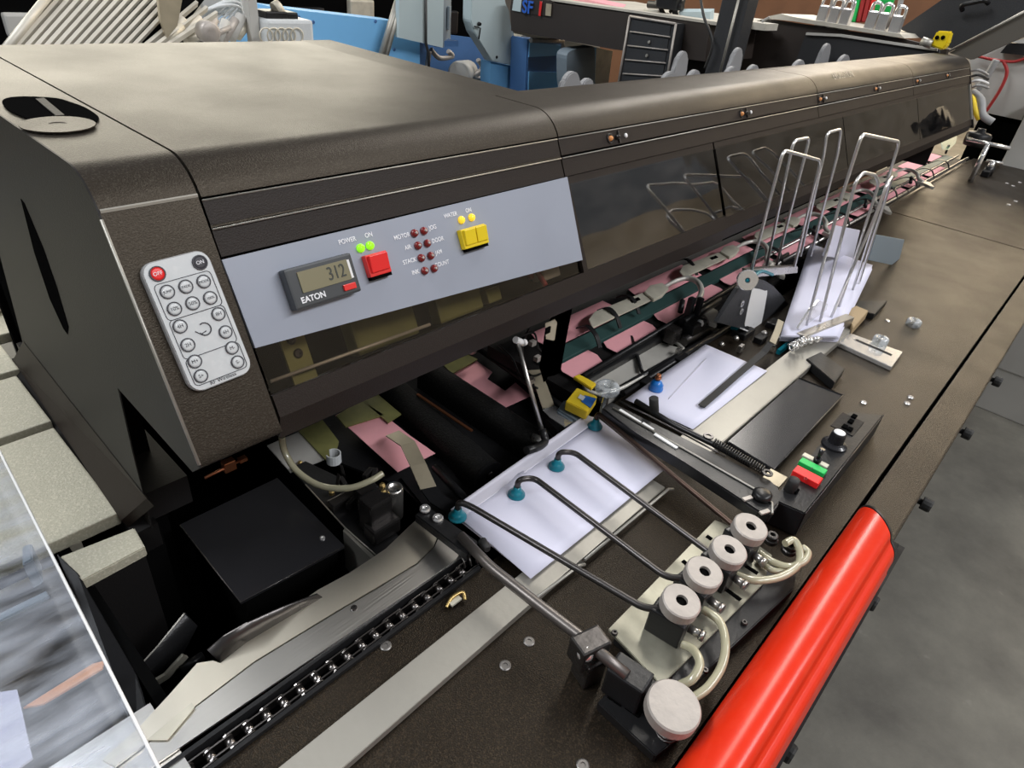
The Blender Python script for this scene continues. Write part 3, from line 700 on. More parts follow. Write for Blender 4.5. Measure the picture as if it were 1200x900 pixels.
for k in range(8):
    x = 1.35+.2*k; b = MB(); b.strap(bez([W(x, .42, .01), W(x+.003, .435, .03), W(x+.006, .46, .032), W(x+.01, .49, .012)]), XX, .010, .002); b.build('hold_down_spring', 'blackmetal', trk)

GT = .026; gp0 = P(790, 338, GT)
def insert_gripper(dx, dy, label):
    O = Vector((dx, dy, 0)); p = gp0+O
    t = thing('gripper', label, 'gripper', p, 'pale hook shaped grippers over the track')
    def q(u, v, T=GT): return P(u, v, T)+O
    b = MB(); b.prism([q(690, 374), (q(697, 365)), q(755, 342), q(766, 350), q(742, 361), q(694, 384)], (0, 0, -.003), .0006); b.build('slotted_bar', 'cream', t)
    b = MB(); b.prism([q(738, 352, GT+.0006), q(748, 348, GT+.0006), q(751, 351, GT+.0006), q(741, 355, GT+.0006)], (0, 0, -.0005)); b.build('slot', 'void', t)
    b = MB(); b.prism([q(755, 342, GT+.004), q(762, 334, GT+.004), q(776, 331, GT+.004), q(784, 337, GT+.004), q(776, 346, GT+.004), q(766, 351, GT+.004)], (0, 0, -.006), .001); b.build('head', 'cream', t)
    b = MB(); b.tube(bez([q(776, 338), q(790, 330, .03), q(806, 326, .034), q(818, 331, .036), q(822, 342, .034), q(818, 354, .03), q(824, 363, .026)], 6), [.0035]*6+[.0042]*6+[.0052]*25, 10); b.build('hook', 'palemetal', t)
    b = MB(); b.prism([q(812, 360), q(822, 353), q(842, 364), q(840, 380), q(832, 377), q(826, 368)], (0, 0, -.008), .0012); b.build('clamp_foot', 'palemetal', t)
    b = MB(); b.cyl(q(797, 366, .02), q(800, 352, .034), .0045); b.build('peg', 'blackmetal', t)
insert_gripper(0, 0, 'pale hook shaped gripper nearest the black quadrant plate')
for dx, l in [(.30, 'pale hook gripper just behind the left wire hopper'), (.62, 'pale hook gripper seen between the wire hoppers'), (.98, 'pale hook gripper behind the right wire hopper'), (1.40, 'pale hook gripper beside the round bar at the far end of the track')]:
    insert_gripper(dx, .012, l)
t = thing('green_pusher', 'small dark green plastic blade at the far end of the track', 'pusher', P(1112, 170, .03))
b = MB(); b.prism([P(1106, 176, .02), P(1104, 168, .03), P(1112, 160, .04), P(1122, 160, .04), P(1120, 168, .03), P(1112, 176, .02)], (.012, .01, 0), .001); b.build('blade', mat('greenplastic', (.01, .09, .05), .4), t)
b = MB(); b.cyl(P(1108, 180, .0), P(1112, 170, .03), .004); b.build('post', 'blackmetal', t)

# near gripper bar parts: track link block, cast tray
t = thing('pivot_clamp', 'dark forked clamp block on the black side bar', 'clamp', P(815, 375, .02))
b = MB(); b.obox(P(813, 385, .02), XX, YY, UP, .022, .010, .014, .003); b.obox(P(808, 362, .045), XX, YY, UP, .006, .005, .02, .002); b.obox(P(818, 362, .045), XX, YY, UP, .004, .005, .02, .002); b.cyl(P(800, 378, .03), P(842, 352, .03), .007); split_build(b, 'fork', 'blackmetal', t)
b = MB(); b.lathe(P(818, 378, .03), -YY, [(.006, 0), (.006, .006), (.003, .009)], 12); lab(b.build('end_button', 'white', t), 'small white end button')
b = MB(); b.cyl(P(800, 400, .01), P(835, 380, .01), .009, n=14); b.obox(P(788, 392, .02), XX, YY, UP, .012, .010, .012, .003); split_build(b, 'bearing', 'darksteel', t)
t = thing('cast_tray', 'shallow cast aluminium tray between envelope and black side bar', 'tray', P(735, 420, 0))
tp = [P(u, v, .0) for u, v in [(687, 446), (770, 400), (798, 408), (790, 418), (715, 462)]]
b = MB(); b.prism(tp, (0, 0, -.02)); b.build('tray_floor', 'palemetal', t)
b = MB(); b.tube(bez([p+UP*.002 for p in tp], 4, True), .003, 8, closed=True); b.build('tray_rim', 'palemetal', t)
# machinery between tray and envelope 2
t = thing('feeder_mechanism', 'cluster of dark rods and blocks behind the second envelope', 'mechanism', P(800, 440, -.01))
b = MB()
for u0, v0, u1, v1, r in [(700, 470, 850, 385, .004), (730, 462, 860, 380, .005), (848, 372, 890, 352, .008), (760, 440, 830, 398, .006), (740, 395, 752, 435, .003)]: b.cyl(P(u0, v0, .0), P(u1, v1, .006), r)
for u, v, s in [(800, 425, .014), (870, 392, .02), (850, 370, .018), (835, 392, .010), (905, 382, .014), (890, 400, .012), (757, 452, .010)]: b.obox(P(u, v, .0), XX, YY, UP, s, s*.6, .01, .002)
split_build(b, 'rod_or_block', 'blackmetal', t)
b = MB()
for u, v in [(880, 380), (895, 392), (862, 398), (845, 405), (905, 405), (915, 398)]: b.lathe(P(u, v, .008), UP, [(.005, 0), (.005, .004), (.002, .007)], 12)
for u, v in [(832, 378), (795, 412), (868, 408)]: b.obox(P(u, v, .008), XX, YY, UP, .006, .003, .006, .001)
split_build(b, 'bright_fitting', 'steel', t)
b = MB(); b.obox(P(862, 383, .012), XX, YY, UP, .007, .006, .005, .002); b.obox(P(918, 408, .004), XX, YY, UP, .02, .003, .004); lab(b.build('teal_clip', 'cyan', t), 'teal plastic clip')

# ================================================================== BLACK ROLLER COVERS AND LOWER PARTS
def half_round(u0, v0, u1, v1, T, w, h, label, bar=True):
    a = P(u0, v0, T); c = P(u1, v1, T); d = (a-c).normalized(); s = Vector((-d.y, d.x, 0)) if Vector((-d.y, d.x, 0)).x > 0 else Vector((d.y, -d.x, 0))
    t = thing('roller_cover', label, 'cover', c)
    n = 10; prof = [s*(-w)+UP*(-.02)] + [s*(w*-math.cos(math.pi*k/n)) + UP*(h*math.sin(math.pi*k/n)) for k in range(n+1)] + [s*w+UP*(-.02)]
    b = MB(); b.prism([c+q for q in prof], a-c); o = smoothed(b.build('half_round_cover', 'rollercover', t), 50)
    b = MB(); b.prism([c+q*1.02+UP*.001 for q in prof], -d*.003); b.build('end_face', 'blackmetal', t)
    b = MB(); b.lathe(c-d*.003+UP*h*.3, -d, [(.004, 0), (.004, .002), (.002, .003)], 12); b.build('end_bolt', 'darksteel', t)
    return t
half_round(452, 450, 572, 558, -.052, .0215, .020, 'left one of two matt black half-round covers below the hood lip')
half_round(502, 437, 632, 524, -.052, .0215, .020, 'right one of two matt black half-round covers below the hood lip')
b = MB(); b.strap([P(489, 462, -.03), P(553, 505, -.03)], XX, .004, .002); tag(b.build('thin_strip', 'copper', at=P(520, 500, -.03)), 'thin coppery strip between the two black half-round covers', 'strip')
t = thing('cross_bar', 'black cross bar right of the right-hand half-round cover', 'bar', P(600, 480, -.04))
b = MB()
for u0, v0, u1, v1 in [(560, 408, 700, 505), (575, 400, 640, 445), (510, 548, 560, 600), (640, 495, 668, 530)]: b.cyl(P(u0, v0, -.04), P(u1, v1, -.02), .005)
b.obox(P(668, 530, -.02), XX, YY, UP, .012, .008, .01, .002); split_build(b, 'bar', 'blackmetal', t)
b = MB(); b.cyl(P(623, 512, -.02), P(640, 520, -.02), .006); b.cyl(P(575, 590, -.02), P(590, 575, -.02), .005); b.lathe(P(552, 412, -.02), UP, [(.009, 0), (.009, .01), (.005, .014)], 14); split_build(b, 'bushing', 'steel', t)
# bed plates between rollers
t = thing('lower_deck', 'dark lower deck plates under the rollers', 'deck', W(.5, .5, -.08))
b = MB(); b.prism([P(u, v, -.07) for u, v in [(330, 515), (440, 440), (640, 370), (690, 470), (640, 545), (515, 612), (470, 570)]], (0, 0, -.004)); b.build('deck_plate', 'blackmetal', t)
b = MB(); b.prism([P(u, v, -.066) for u, v in [(470, 560), (520, 535), (560, 600), (512, 612)]], (0, 0, -.003)); b.build('grey_plate', 'blackmetal', t)
# olive plates under hood
for i, (pp, lb) in enumerate([([(350, 505), (378, 492), (397, 517), (390, 545), (383, 540)], 'olive green plate end beside the clear hose, under the hood'), ([(394, 487), (423, 469), (450, 486), (418, 502)][:3]+[(405, 500)], 'olive guard at the top of the left pink sheet'), ([(424, 469), (443, 462), (470, 485), (455, 495)], 'dark olive guard between left pink sheet and black cover'), ([(520, 428), (545, 414), (560, 421), (530, 438)], 'dull olive guard at the top of the notched pink sheet')]):
    b = MB(); b.prism([P(u, v, -.047) for u, v in pp], (0, 0, -.002)); tag(b.build('guard_plate', 'olive', at=P(*pp[0], -.047)), lb, 'guard')
b = MB(); b.prism([P(u, v, -.05) for u, v in [(313, 522), (350, 506), (380, 538), (340, 553)]], (0, 0, -.002)); tag(b.build('grey_plate', 'greycab', at=P(345, 530, -.05)), 'dull grey plate behind the clear hose under the hood', 'plate')
# beige straps
b = MB(); b.strap([P(460, 508, -.03), P(478, 520, -.02), P(490, 545, -.015), P(502, 572, -.018)], XX, .019, .0015); st = thing('metal_strap', 'tan metal strap crossing the left pink sheet', 'strap', P(480, 540, -.03)); b.build('strap', 'strapbeige', st)
b = MB(); b.strap([P(498, 566, -.018), P(512, 585, -.02), P(530, 596, -.02)], XX, .019, .0018); b.build('dark_foot', 'blackmetal', st)
st = thing('metal_strap', 'bent tan metal strap left of the yellow and blue box', 'strap', P(640, 460, 0))
b = MB(); b.strap([P(626, 434, .0), P(634, 452, .002), P(643, 478, .004)], XX, .017, .0015); b.build('strap', 'strapbeige', st)
b = MB(); b.strap([P(643, 478, .004), P(652, 487, .006), P(668, 497, .008)], Vector((.8, .5, 0)), .019, .0015); b.build('bright_foot', 'chrome', st)
# upright tan brackets under lip
t = thing('upright_bracket', 'upright tan and black bracket hanging below the hood lip', 'bracket', P(648, 420, .0))
b = MB(); b.prism([PY(u, v, .42) for u, v in [(637, 448), (650, 398), (660, 365), (648, 370), (640, 380), (632, 430)]], (.006, 0, 0)); b.prism([PY(u, v, .41) for u, v in [(641, 396), (640, 378), (650, 374), (653, 378), (650, 398)]], (-.003, -.001, 0)); b.build('tan_plate', 'strapbeige', t)
b = MB(); b.prism([PY(u, v, .425) for u, v in [(650, 440), (657, 400), (664, 362), (655, 360), (645, 400), (640, 442)]], (.012, .0, 0)); b.build('black_post', 'blackmetal', t)
b = MB(); b.obox(PY(642, 387, .405), XX, YY, UP, .004, .001, .004); b.build('window_slot', 'void', t)
# thin steel swing rod
t = thing('swing_rod', 'thin steel rod leaning down onto the envelope corner with dark cranked foot', 'rod', P(640, 520, .02))
p_ = fillet([PY(606, 400, .42), PY(636, 512, .36), PY(641, 517, .352), PY(637, 524, .345), PY(621, 529, .345)], .006)
b = MB(); b.tube([PY(606, 400, .42), PY(636, 508, .362)], .0028, 8); b.build('rod', 'steel', t)
b = MB(); b.tube(fillet([PY(635, 503, .364), PY(640, 517, .355), PY(632, 524, .35), PY(617, 528, .35)], .008), .0048, 10); b.build('cranked_foot', 'blackmetal', t)
b = MB(); b.cyl(PY(604, 398, .42), PY(613, 402, .42), .004); b.lathe(PY(613, 402, .418), XX, [(.004, 0), (.004, .004)], 10); b.build('rod_pin', 'white', t)
# wires hanging in the gap
t = thing('cable_bundle', 'thin black cables and small fittings hanging under the hood left of the bracket', 'cables', P(625, 420, .0))
for pts in [[(600, 400), (625, 390), (632, 410), (655, 432)], [(620, 385), (612, 410), (622, 440), (648, 430)], [(585, 405), (600, 420), (612, 445), (630, 455)]]:
    b = MB(); b.tube(bez([P(u, v, .02+.01*math.sin(u)) for u, v in pts]), .0016, 6); b.build('cable', 'cableblack', t)
b = MB()
for u, v in [(624, 402), (630, 420), (622, 446), (655, 395)]: b.obox(P(u, v, .02), XX, YY, UP, .005, .004, .004, .001)
split_build(b, 'fitting', 'knob', t)

# mechanism beside the pit
mc = thing('valve_mechanism', 'steel cylinder and valve block on a dark plate between pit and chute', 'valve', P(440, 590, -.05))
b = MB(); b.prism([P(u, v, -.045) for u, v in [(340, 548), (358, 540), (400, 560), (447, 600), (470, 632), (440, 652), (404, 618)]], (0, 0, -.003), .0005); b.build('base_plate', 'blackmetal', mc)
b = MB(); b.tube([P(358, 568, -.043), P(404, 618, -.043), P(440, 650, -.043)], .0008, 5); b.prism([P(404, 619, -.046), P(439, 651, -.046), P(436, 655, -.046), P(402, 622, -.046)], (0, 0, -.06)); b.build('plate_edge', 'alu', mc)
b = MB(); c0 = P(462, 604, -.045); b.lathe(c0, UP, [(.010, 0), (.010, .040), (.0092, .043), (.006, .043), (.006, .041), (.0002, .041)], 24); b.build('cylinder', 'steel', mc)
b = MB(); b.obox(P(440, 600, -.02), XX, YY, UP, .014, .012, .022, .003); b.obox(P(448, 618, -.035), XX, YY, UP, .018, .01, .01, .003); b.obox(P(432, 582, -.03), XX, YY, UP, .012, .012, .012, .002); b.obox(P(405, 585, -.04), XX, YY, UP, .02, .006, .006, .001); split_build(b, 'valve_block', 'darksteel', mc)
b = MB()
for u, v, T in [(445, 576, -.005), (449, 579, -.003), (437, 585, -.01), (448, 571, 0), (389, 579, -.04), (352, 545, -.05)]: b.lathe(P(u, v, T), UP, [(.0035, 0), (.0035, .004), (.0018, .006)], 6, smooth=False)
split_build(b, 'brass_fitting', 'brass', mc)
b = MB()
for k in range(9): 
    u = 395+random.uniform(0, 50); v = 540+random.uniform(0, 55); b.obox(P(u, v, -.035), Vector((random.random(), random.random(), .3)), Vector((-random.random(), random.random(), 0)), UP, .007, .003, .005, .001)
split_build(b, 'small_lever', 'darksteel', mc)
screw(P(413, 621, -.06), (-.6, -.7, .3), .004, 'chrome', mc); screw(P(427, 640, -.06), (-.6, -.7, .3), .004, 'chrome', mc)
b = MB(); cpt = P(391, 536, -.03); pts = [cpt+Vector((.0085*math.cos(a), .0085*math.sin(a), 0)) for a in [math.radians(-60-22*k+150) for k in range(14)]]
b.strap(pts, UP, .013, .0012); tag(b.build('ring_clip', 'remotewhite', at=cpt), 'bright split steel ring beside the clear hose', 'ring')
b = MB(); b.tube(bez([P(330, 512, .02), P(334, 530, .0), P(348, 552, -.015), P(375, 569, -.018), P(408, 572, -.012), P(435, 563, -.004), P(448, 555, -.002)]), .0038, 10); tag(b.build('clear_hose', 'tube', at=P(390, 560, -.01)), 'clear yellowish hose looping under the hood end', 'hose')
b = MB(); b.obox(P(268, 545, .05), XX, YY, UP, .006, .004, .006, .001); b.obox(P(284, 538, .05), XX, YY, UP, .004, .003, .002); b.cyl(P(240, 560, .05), P(285, 538, .05), .0015); tag(b.build('wire_connector', 'copper', at=P(268, 545, .05)), 'small copper coloured connector hanging under the hood corner', 'connector')

# ================================================================== SUCTION ARMS
plt = thing('arm_base_plate', 'pale scuffed metal plate carrying the four suction arms', 'plate', P(800, 700, .0))
b = MB(); b.prism([P(u, v, .016) for u, v in [(713, 737), (838, 609), (860, 618), (905, 650), (895, 683), (775, 803)]], (0, 0, -.004), .0006); b.build('plate', 'platebeige', plt)
b = MB(); b.prism([P(u, v, .0118) for u, v in [(720, 745), (840, 625), (935, 665), (930, 690), (800, 812)]], (0, 0, -.0116), .001); b.build('black_base', 'blackmetal', plt)
for u0, v0, u1, v1 in [(850, 690, 868, 703), (872, 662, 888, 672), (828, 628, 834, 632), (800, 657, 806, 662)]:
    a, c = P(u0, v0, .0163), P(u1, v1, .0163); d = (c-a).normalized(); b = MB(); b.obox((a+c)/2, d, UP.cross(d), UP, (c-a).length/2, .0022, .0004); b.build('slot', 'void', plt)
for u, v in [(826, 786), (720, 742), (872, 730)]: screw(P(u, v, .0163 if v > 740 and u < 850 else .013), UP, .003, 'darksteel', plt)
for i, (u, v) in enumerate([(902, 635), (923, 647)]):
    b = MB(); c0 = P(u, v, .018); b.ring(c0, UP, .0075, .0035, .006, 18); b.ring(c0+UP*.006, UP, .006, .0028, .005, 18); b.build('hose_nozzle', 'darksteel', plt)
arms = [((536, 606), (537, 597), (553, 594), (760, 716), (797, 707), 'blackmetal', 'suction arm closest to the camera, partly beyond the envelope corner'),
        ((605, 580), (606, 570), (626, 560), (785, 680), (824, 673), 'blackmetal', 'second suction arm from the camera with teal cup on the envelope'),
        ((652, 547), (654, 538), (673, 530), (835, 650), (853, 647), 'blackmetal', 'third suction arm from the camera with teal cup near envelope middle'),
        ((697, 500), (700, 494), (712, 493), (862, 618), (878, 620), 'copper', 'farthest suction arm with brown flattened rod on the envelope corner')]
for i, (cup, top, bend, end, kn, rm, lb) in enumerate(arms):
    c0 = P(*cup, .013); t = thing('suction_arm', lb, 'suction arm', c0, 'suction arms on the pale plate')  # one suction arm with rod, cup and knob
    H = .040 if i < 3 else .03
    hk = [c0+UP*.010, P(*top, H*.62), P(*bend, H), P(*end, .042)]
    hk = [c0+UP*.008, c0+UP*.022, P(*bend, .034), P(*end, .040), P(kn[0], kn[1], .045)]
    b = MB(); b.tube(fillet(hk, .016, 7), .0033 if i < 3 else .0029, 10); b.build('rod', mat('brownrod', (.07, .045, .035), .35, .8) if i == 3 else 'darksteel', t)
    b = MB(); b.lathe(c0, UP, [(.0095, 0), (.0095, .0018), (.0070, .0030), (.0078, .0045), (.0060, .0062), (.0042, .0085), (.0040, .012), (.0002, .012)], 20); lab(b.build('suction_cup', 'cyan', t), 'teal rubber suction cup')
    kc = P(kn[0], kn[1], .052); ka = Vector((-.04, -.12, 1)).normalized()
    b = MB(); b.ring(kc-ka*.007, ka, .0168, .0052, .012, 30, .0012); b.build('knob', 'knob', t)
    b = MB(); b.lathe(kc-ka*.002, ka, [(.0051, 0), (.0051, .004), (.0002, .004)], 14); b.build('knob_bore', 'void', t)
    b = MB(); k2 = kc-ka*.004; d_ = (P(*end, .04)-P(*bend, .034)).normalized(); b.obox(Vector((k2.x, k2.y, TB+.030))-d_*.006+Vector((-.006, -.004, 0)), d_, UP.cross(d_), UP, .016, .009, .014, .0015); b.cyl(Vector((k2.x, k2.y, TB+.016)), k2, .006); b.build('arm_block', 'blackmetal', t)
    b = MB(); e_ = k2-UP*.018+d_*.014; b.cyl(e_, e_+d_*.014, .0038); b.cyl(e_+d_*.010, e_+d_*.014, .0048); b.build('hose_fitting', 'steel', t)
def hose(pts, label, r=.0038):
    b = MB(); p = [P(*q) for q in pts]; b.tube(bez(p, 8), r, 10); return tag(b.build('air_hose', 'tube', at=p[0]), label, 'hose', 'clear air hoses beside the suction plate')
hose([(800, 755, .026), (813, 762, .03), (820, 778, .034), (812, 795, .030), (797, 803, .022)], 'short inner clear hose bending to the big spring knob')
hose([(824, 714, .032), (843, 728, .034), (850, 752, .034), (846, 780, .030), (830, 805, .026), (812, 818, .022)], 'long outer clear hose bending round the big spring knob')
hose([(860, 672, .026), (885, 680, .028), (915, 676, .028), (935, 662, .028), (937, 645, .032), (930, 633, .034), (920, 637, .034)], 'front clear hose looping back near the red beam')
hose([(890, 648, .024), (905, 658, .026), (925, 664, .026), (942, 658, .030), (947, 648, .030), (940, 641, .030)], 'rear clear hose looping back near the red beam', .0036)
hose([(888, 655, .020), (905, 668, .022), (922, 668, .022), (934, 660, .024)], 'lowest clear hose under the two loops near the red beam', .0032)

# bent rod with spring knob
t = thing('adjustment_rod', 'thick grey rod from black two-bolt bracket to spring knob block', 'rod', P(690, 760, .0))
b = MB(); b.tube(fillet([P(540, 628, .038), P(575, 665, .040), P(630, 708, .042), P(688, 752, .042), P(735, 792, .040)], .01), .0050, 12); b.build('rod', mat('rodsteel', (.16, .145, .135), .38, .75, grime=.3, gscale=30), t)
b = MB(); b.prism([P(486, 603, .03), P(500, 592, .03), P(560, 634, .036), P(548, 650, .036)], (0, 0, -.010), .001); b.build('two_bolt_bracket', 'blackmetal', t)
for u, v in [(498, 597), (513, 608)]: screw(P(u, v, .0325), UP, .0055, 'chrome', t, 'bolt', .003)
b = MB(); b.obox(P(690, 760, .036), Vector((.3, 1, 0)), Vector((1, -.3, 0)), UP, .010, .014, .012, .002); b.obox(P(690, 780, .014), Vector((.3, 1, 0)), Vector((1, -.3, 0)), UP, .010, .010, .014, .002); b.build('clamp', 'darksteel', t)
b = MB(); b.lathe(P(686, 764, .04), (-.7, -.4, .5), [(.0065, 0), (.0065, .005), (.0045, .007), (.003, .007)], 16); lab(b.build('clamp_bolt', 'chrome', t), 'bright clamp bolt')
b = MB(); b.prism([P(u, v, .010) for u, v in [(700, 823), (722, 800), (800, 860), (768, 886)]], (0, 0, -.010), .001); b.build('foot_plate', 'blackmetal', t)
b = MB(); dd = (P(770, 870, 0)-P(700, 820, 0)).normalized(); b.obox(P(735, 800, .025), dd, UP.cross(dd), UP, .016, .011, .015, .002); b.obox(P(757, 812, .022), dd, UP.cross(dd), UP, .020, .008, .010, .002); split_build(b, 'slide_block', 'blackmetal', t)
b = MB(); b.obox(P(742, 832, .0106), dd, UP.cross(dd), UP, .006, .003, .0006); b.obox(P(722, 818, .0106), dd, UP.cross(dd), UP, .006, .004, .0006); b.build('slot', 'void', t)
kc = P(788, 828, .052); b = MB(); b.lathe(kc-UP*.008, Vector((-.03, -.08, 1)), [(.002, 0), (.019, .0), (.0202, .0015), (.0202, .0105), (.0190, .012), (.0002, .0122)], 40, smooth=False); b.build('big_knob', 'knob', t)
b = MB(); b.tube(coil(P(783, 856, .010), kc-UP*.007, .0095, 6, .001), .0012, 6); b.build('spring', 'springsteel', t)
b = MB(); b.cyl(P(783, 856, .008), kc-UP*.006, .004); b.build('spring_stud', 'darksteel', t)
b = MB(); b.lathe(P(565, 634, .02), (-.4, -1, .1), [(.0045, 0), (.0045, .01), (.003, .013)], 12); tag(b.build('black_stud', 'rubber', at=P(565, 634, .02)), 'short black stud at the near corner of the envelope', 'stud')

# ================================================================== FEED ARM WITH SPRING + CLEAR KNOB
t = thing('swing_arm', 'black swing arm with bright edges and a rounded end at the switch box', 'arm', P(800, 540, .03))  # swing arm with spring and pivot boss
aL, aR = (715, 474), (900, 590)
b = MB(); b.prism([P(u, v, .045) for u, v in [(705, 478), (716, 470), (800, 513), (903, 562), (914, 572), (913, 590), (903, 603), (890, 600), (800, 540), (745, 507)]], (0, 0, -.014), .002); b.build('arm_body', 'blackmetal', t)
b = MB(); b.tube([P(u, v, .046) for u, v in [(718, 478), (800, 525), (893, 578), (905, 590), (905, 602)]], .0013, 6); b.build('bright_edge', 'alu', t)
b = MB(); b.tube([P(u, v, .047) for u, v in [(745, 470), (790, 498), (835, 520), (880, 545)]], .0035, 8); b.build('parallel_bar', 'blackmetal', t)
for u, v, L_ in [(738, 488, .016), (759, 500, .008), (780, 517, .016)]:
    d_ = (P(aR[0], aR[1], .04)-P(aL[0], aL[1], .04)).normalized(); b = MB(); b.obox(P(u, v, .0455), d_, UP.cross(d_), UP, L_, .0022, .001); lab(b.build('bright_slot', 'white', t), 'bright slot strip')
b = MB(); b.lathe(P(892, 583, .045), UP, [(.010, 0), (.010, .006), (.007, .008), (.0002, .008)], 20); b.build('pivot_boss', 'blackmetal', t)
b = MB(); b.tube(coil(P(836, 517, .05), P(895, 551, .05), .0042, 22, .001, 10), .0008, 5); b.build('spring', 'springsteel', t)
b = MB(); 
for u, v in [(830, 512), (899, 555)]: b.ring(P(u, v, .05), UP, .006, .003, .002, 16, .0003)
b.build('spring_eye', 'darksteel', t)
b = MB(); b.cyl(P(767, 487, .04), P(766, 466, .066), .0058, n=16, bev=.001); b.build('rubber_peg', 'rubber', t)
for u, v in [(876, 584), (896, 600)]: 
    b = MB(); b.obox(P(u, v, .046), Vector((1, -.4, 0)), Vector((.4, 1, 0)), UP, .006, .0022, .001); b.build('bright_mark', 'knob', t)
b = MB(); c0 = P(711, 460, .05); b.lathe(c0, UP, [(.004, -.03), (.004, 0), (.0135, 0), (.0155, .003), (.0155, .009), (.013, .012), (.006, .012), (.005, .009), (.0002, .009)], 30); tag(b.build('clear_knob', 'clearplastic', at=c0), 'clear plastic knob at the far end of the swing arm', 'knob')  # clear plastic knob on a short stem
b = MB(); b.tube([P(726, 470, .06), P(760, 487, .058), P(800, 508, .056), P(850, 535, .054)], .0011, 6); tag(b.build('thin_wire_rod', 'darksteel', at=P(726, 470, .06)), 'thin dark wire rod running above the swing arm', 'rod')
t = thing('sensor_box', 'yellow box with blue label beside the clear knob', 'sensor', P(683, 470, .01))
q = [(663, 470), (676, 454), (700, 464), (688, 482)]
b = MB(); b.prism([P(u, v, .03) for u, v in q], (0, 0, -.014), .001); b.build('box', 'yellowlabel', t)
b = MB(); b.prism([P(u, v, .0308) for u, v in [(681, 470), (685, 463), (699, 467), (692, 478)]], (0, 0, -.0006)); b.build('blue_label', 'bluelabel', t)
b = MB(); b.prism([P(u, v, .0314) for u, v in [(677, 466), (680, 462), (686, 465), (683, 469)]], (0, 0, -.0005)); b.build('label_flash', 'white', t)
b = MB(); b.prism([P(u, v, .012) for u, v in [(652, 480), (662, 466), (688, 484), (680, 498)]], (0, 0, -.02), .003); tag(b.build('grey_foam_block', 'cabinetgrey', at=P(670, 480, .0)), 'rounded grey block left of the yellow box', 'block')
b = MB(); b.prism([P(u, v, .025) for u, v in [(672, 441), (679, 438), (699, 449), (693, 455)]], (0, 0, -.005), .001); tag(b.build('yellow_tag', 'yellowlabel', at=P(684, 446, .03)), 'small yellow tag behind the clear knob', 'tag')
# blue cup on envelope 2
c0 = P(768, 456, .0146); t = thing('suction_cup', 'blue suction cup with copper nipple on the second envelope', 'suction cup', c0)
b = MB(); b.lathe(c0, UP, [(.0100, 0), (.0102, .003), (.0085, .006), (.0095, .008), (.0070, .012), (.004, .015), (.0002, .015)], 22); b.build('cup', 'blueplastic', t)
b = MB(); b.cyl(c0+UP*.014, c0+UP*.024, .0032); b.cyl(c0+UP*.017, c0+UP*.020, .0045, n=6); b.build('nipple', 'copper', t)
# hold-down strap
t = thing('hold_down_strap', 'flat black strap lying on the second envelope with tan bracket end', 'strap', P(860, 440, .02))
b = MB(); b.strap([P(822, 476, .0175), P(868, 436, .0185), P(895, 413, .024), P(905, 400, .035)], Vector((.5, -.9, 0)), .0095, .0016); b.build('strap', 'rubber', t)
b = MB(); b.strap([P(905, 402, .034), P(911, 388, .042), P(915, 376, .050)], Vector((.9, -.5, 0)), .010, .002); b.build('tan_end', 'strapbeige', t)
# quadrant plate
t = thing('quadrant_plate', 'black quarter-round plate with white label standing behind the hopper', 'plate', P(895, 385, .01))
YQ = .335
b = MB(); q = [(840, 378), (850, 362), (865, 338), (882, 326), (897, 329), (907, 336), (917, 347), (924, 357), (927, 368), (925, 387), (917, 402), (902, 397), (872, 386)]
b.prism([PY(u, v, YQ) for u, v in q], (0, .006, 0), .0008); b.build('plate', 'charcoal', t)
b = MB(); b.prism(bez([PY(u, v, YQ-.0012) for u, v in [(876, 382), (873, 379), (881, 341), (885, 338), (897, 341), (899, 345), (891, 385), (888, 386)]], 2, True), (0, .001, 0)); b.build('white_label', 'white', t)
b = MB(); c0 = PY(875, 328, YQ-.006); ka = Vector((-.75, -.55, .3)); b.ring(c0, ka, .0155, .004, .006, 28); b.build('knurled_knob', 'chrome', t)
b = MB(); b.lathe(c0+ka*.004, ka, [(.0034, 0), (.0002, .001)], 10); b.tube(bez([PY(882, 326, YQ), PY(892, 318, YQ+.01), PY(905, 322, YQ+.01)]), .003, 8); b.build('knob_core', 'cyan', t)
for u, v in [(869, 356), (868, 365), (917, 375), (914, 388)]:
    b = MB(); b.ring(PY(u, v, YQ-.002), -YY, .0055, .003, .002, 16, .0003); b.build('circlip', 'chrome', t)
b = MB(); b.strap([PY(913, 378, YQ-.01), PY(915, 372, YQ-.012), PY(911, 390, YQ-.014), PY(906, 398, YQ-.016)][1:], XX, .012, .002); b.build('tan_lever', 'strapbeige', t)
b = MB(); b.strap([PY(869, 385, YQ-.003), PY(885, 391, YQ-.003), PY(902, 398, YQ-.003)], YY, .006, .002); b.build('bright_base', 'white', t)

# ================================================================== WIRE HOPPERS
def wires(name, label, loops, y, base, m='wire'):
    t = thing(name, label, 'wire rack', base)
    for lp in loops:
        yy = lp[0]; pts = [PY(u, v, yy+dy) for u, v, dy in lp[1]]
        b = MB(); b.tube(fillet(pts, .014, 5), .0024, 8); b.build('wire_loop', m, t)
    return t
t = wires('wire_hopper', 'left chrome wire guide with three tall loops behind the envelopes', [
    (.345, [(880, 318, 0), (918, 176, 0), (962, 188, 0), (931, 312, 0)]),
    (.37, [(897, 318, 0), (930, 165, 0), (949, 161, 0), (908, 318, 0)]),
    (.36, [(938, 300, 0), (966, 180, 0), (969, 156, 0), (986, 151, 0), (982, 180, 0), (950, 300, 0)])], 0, P(900, 325, .02))
b = MB(); b.prism([PY(u, v, .345) for u, v in [(876, 316), (935, 312), (935, 320), (876, 326)]], (0, .01, 0), .001); b.build('foot_bar', 'steel', t)
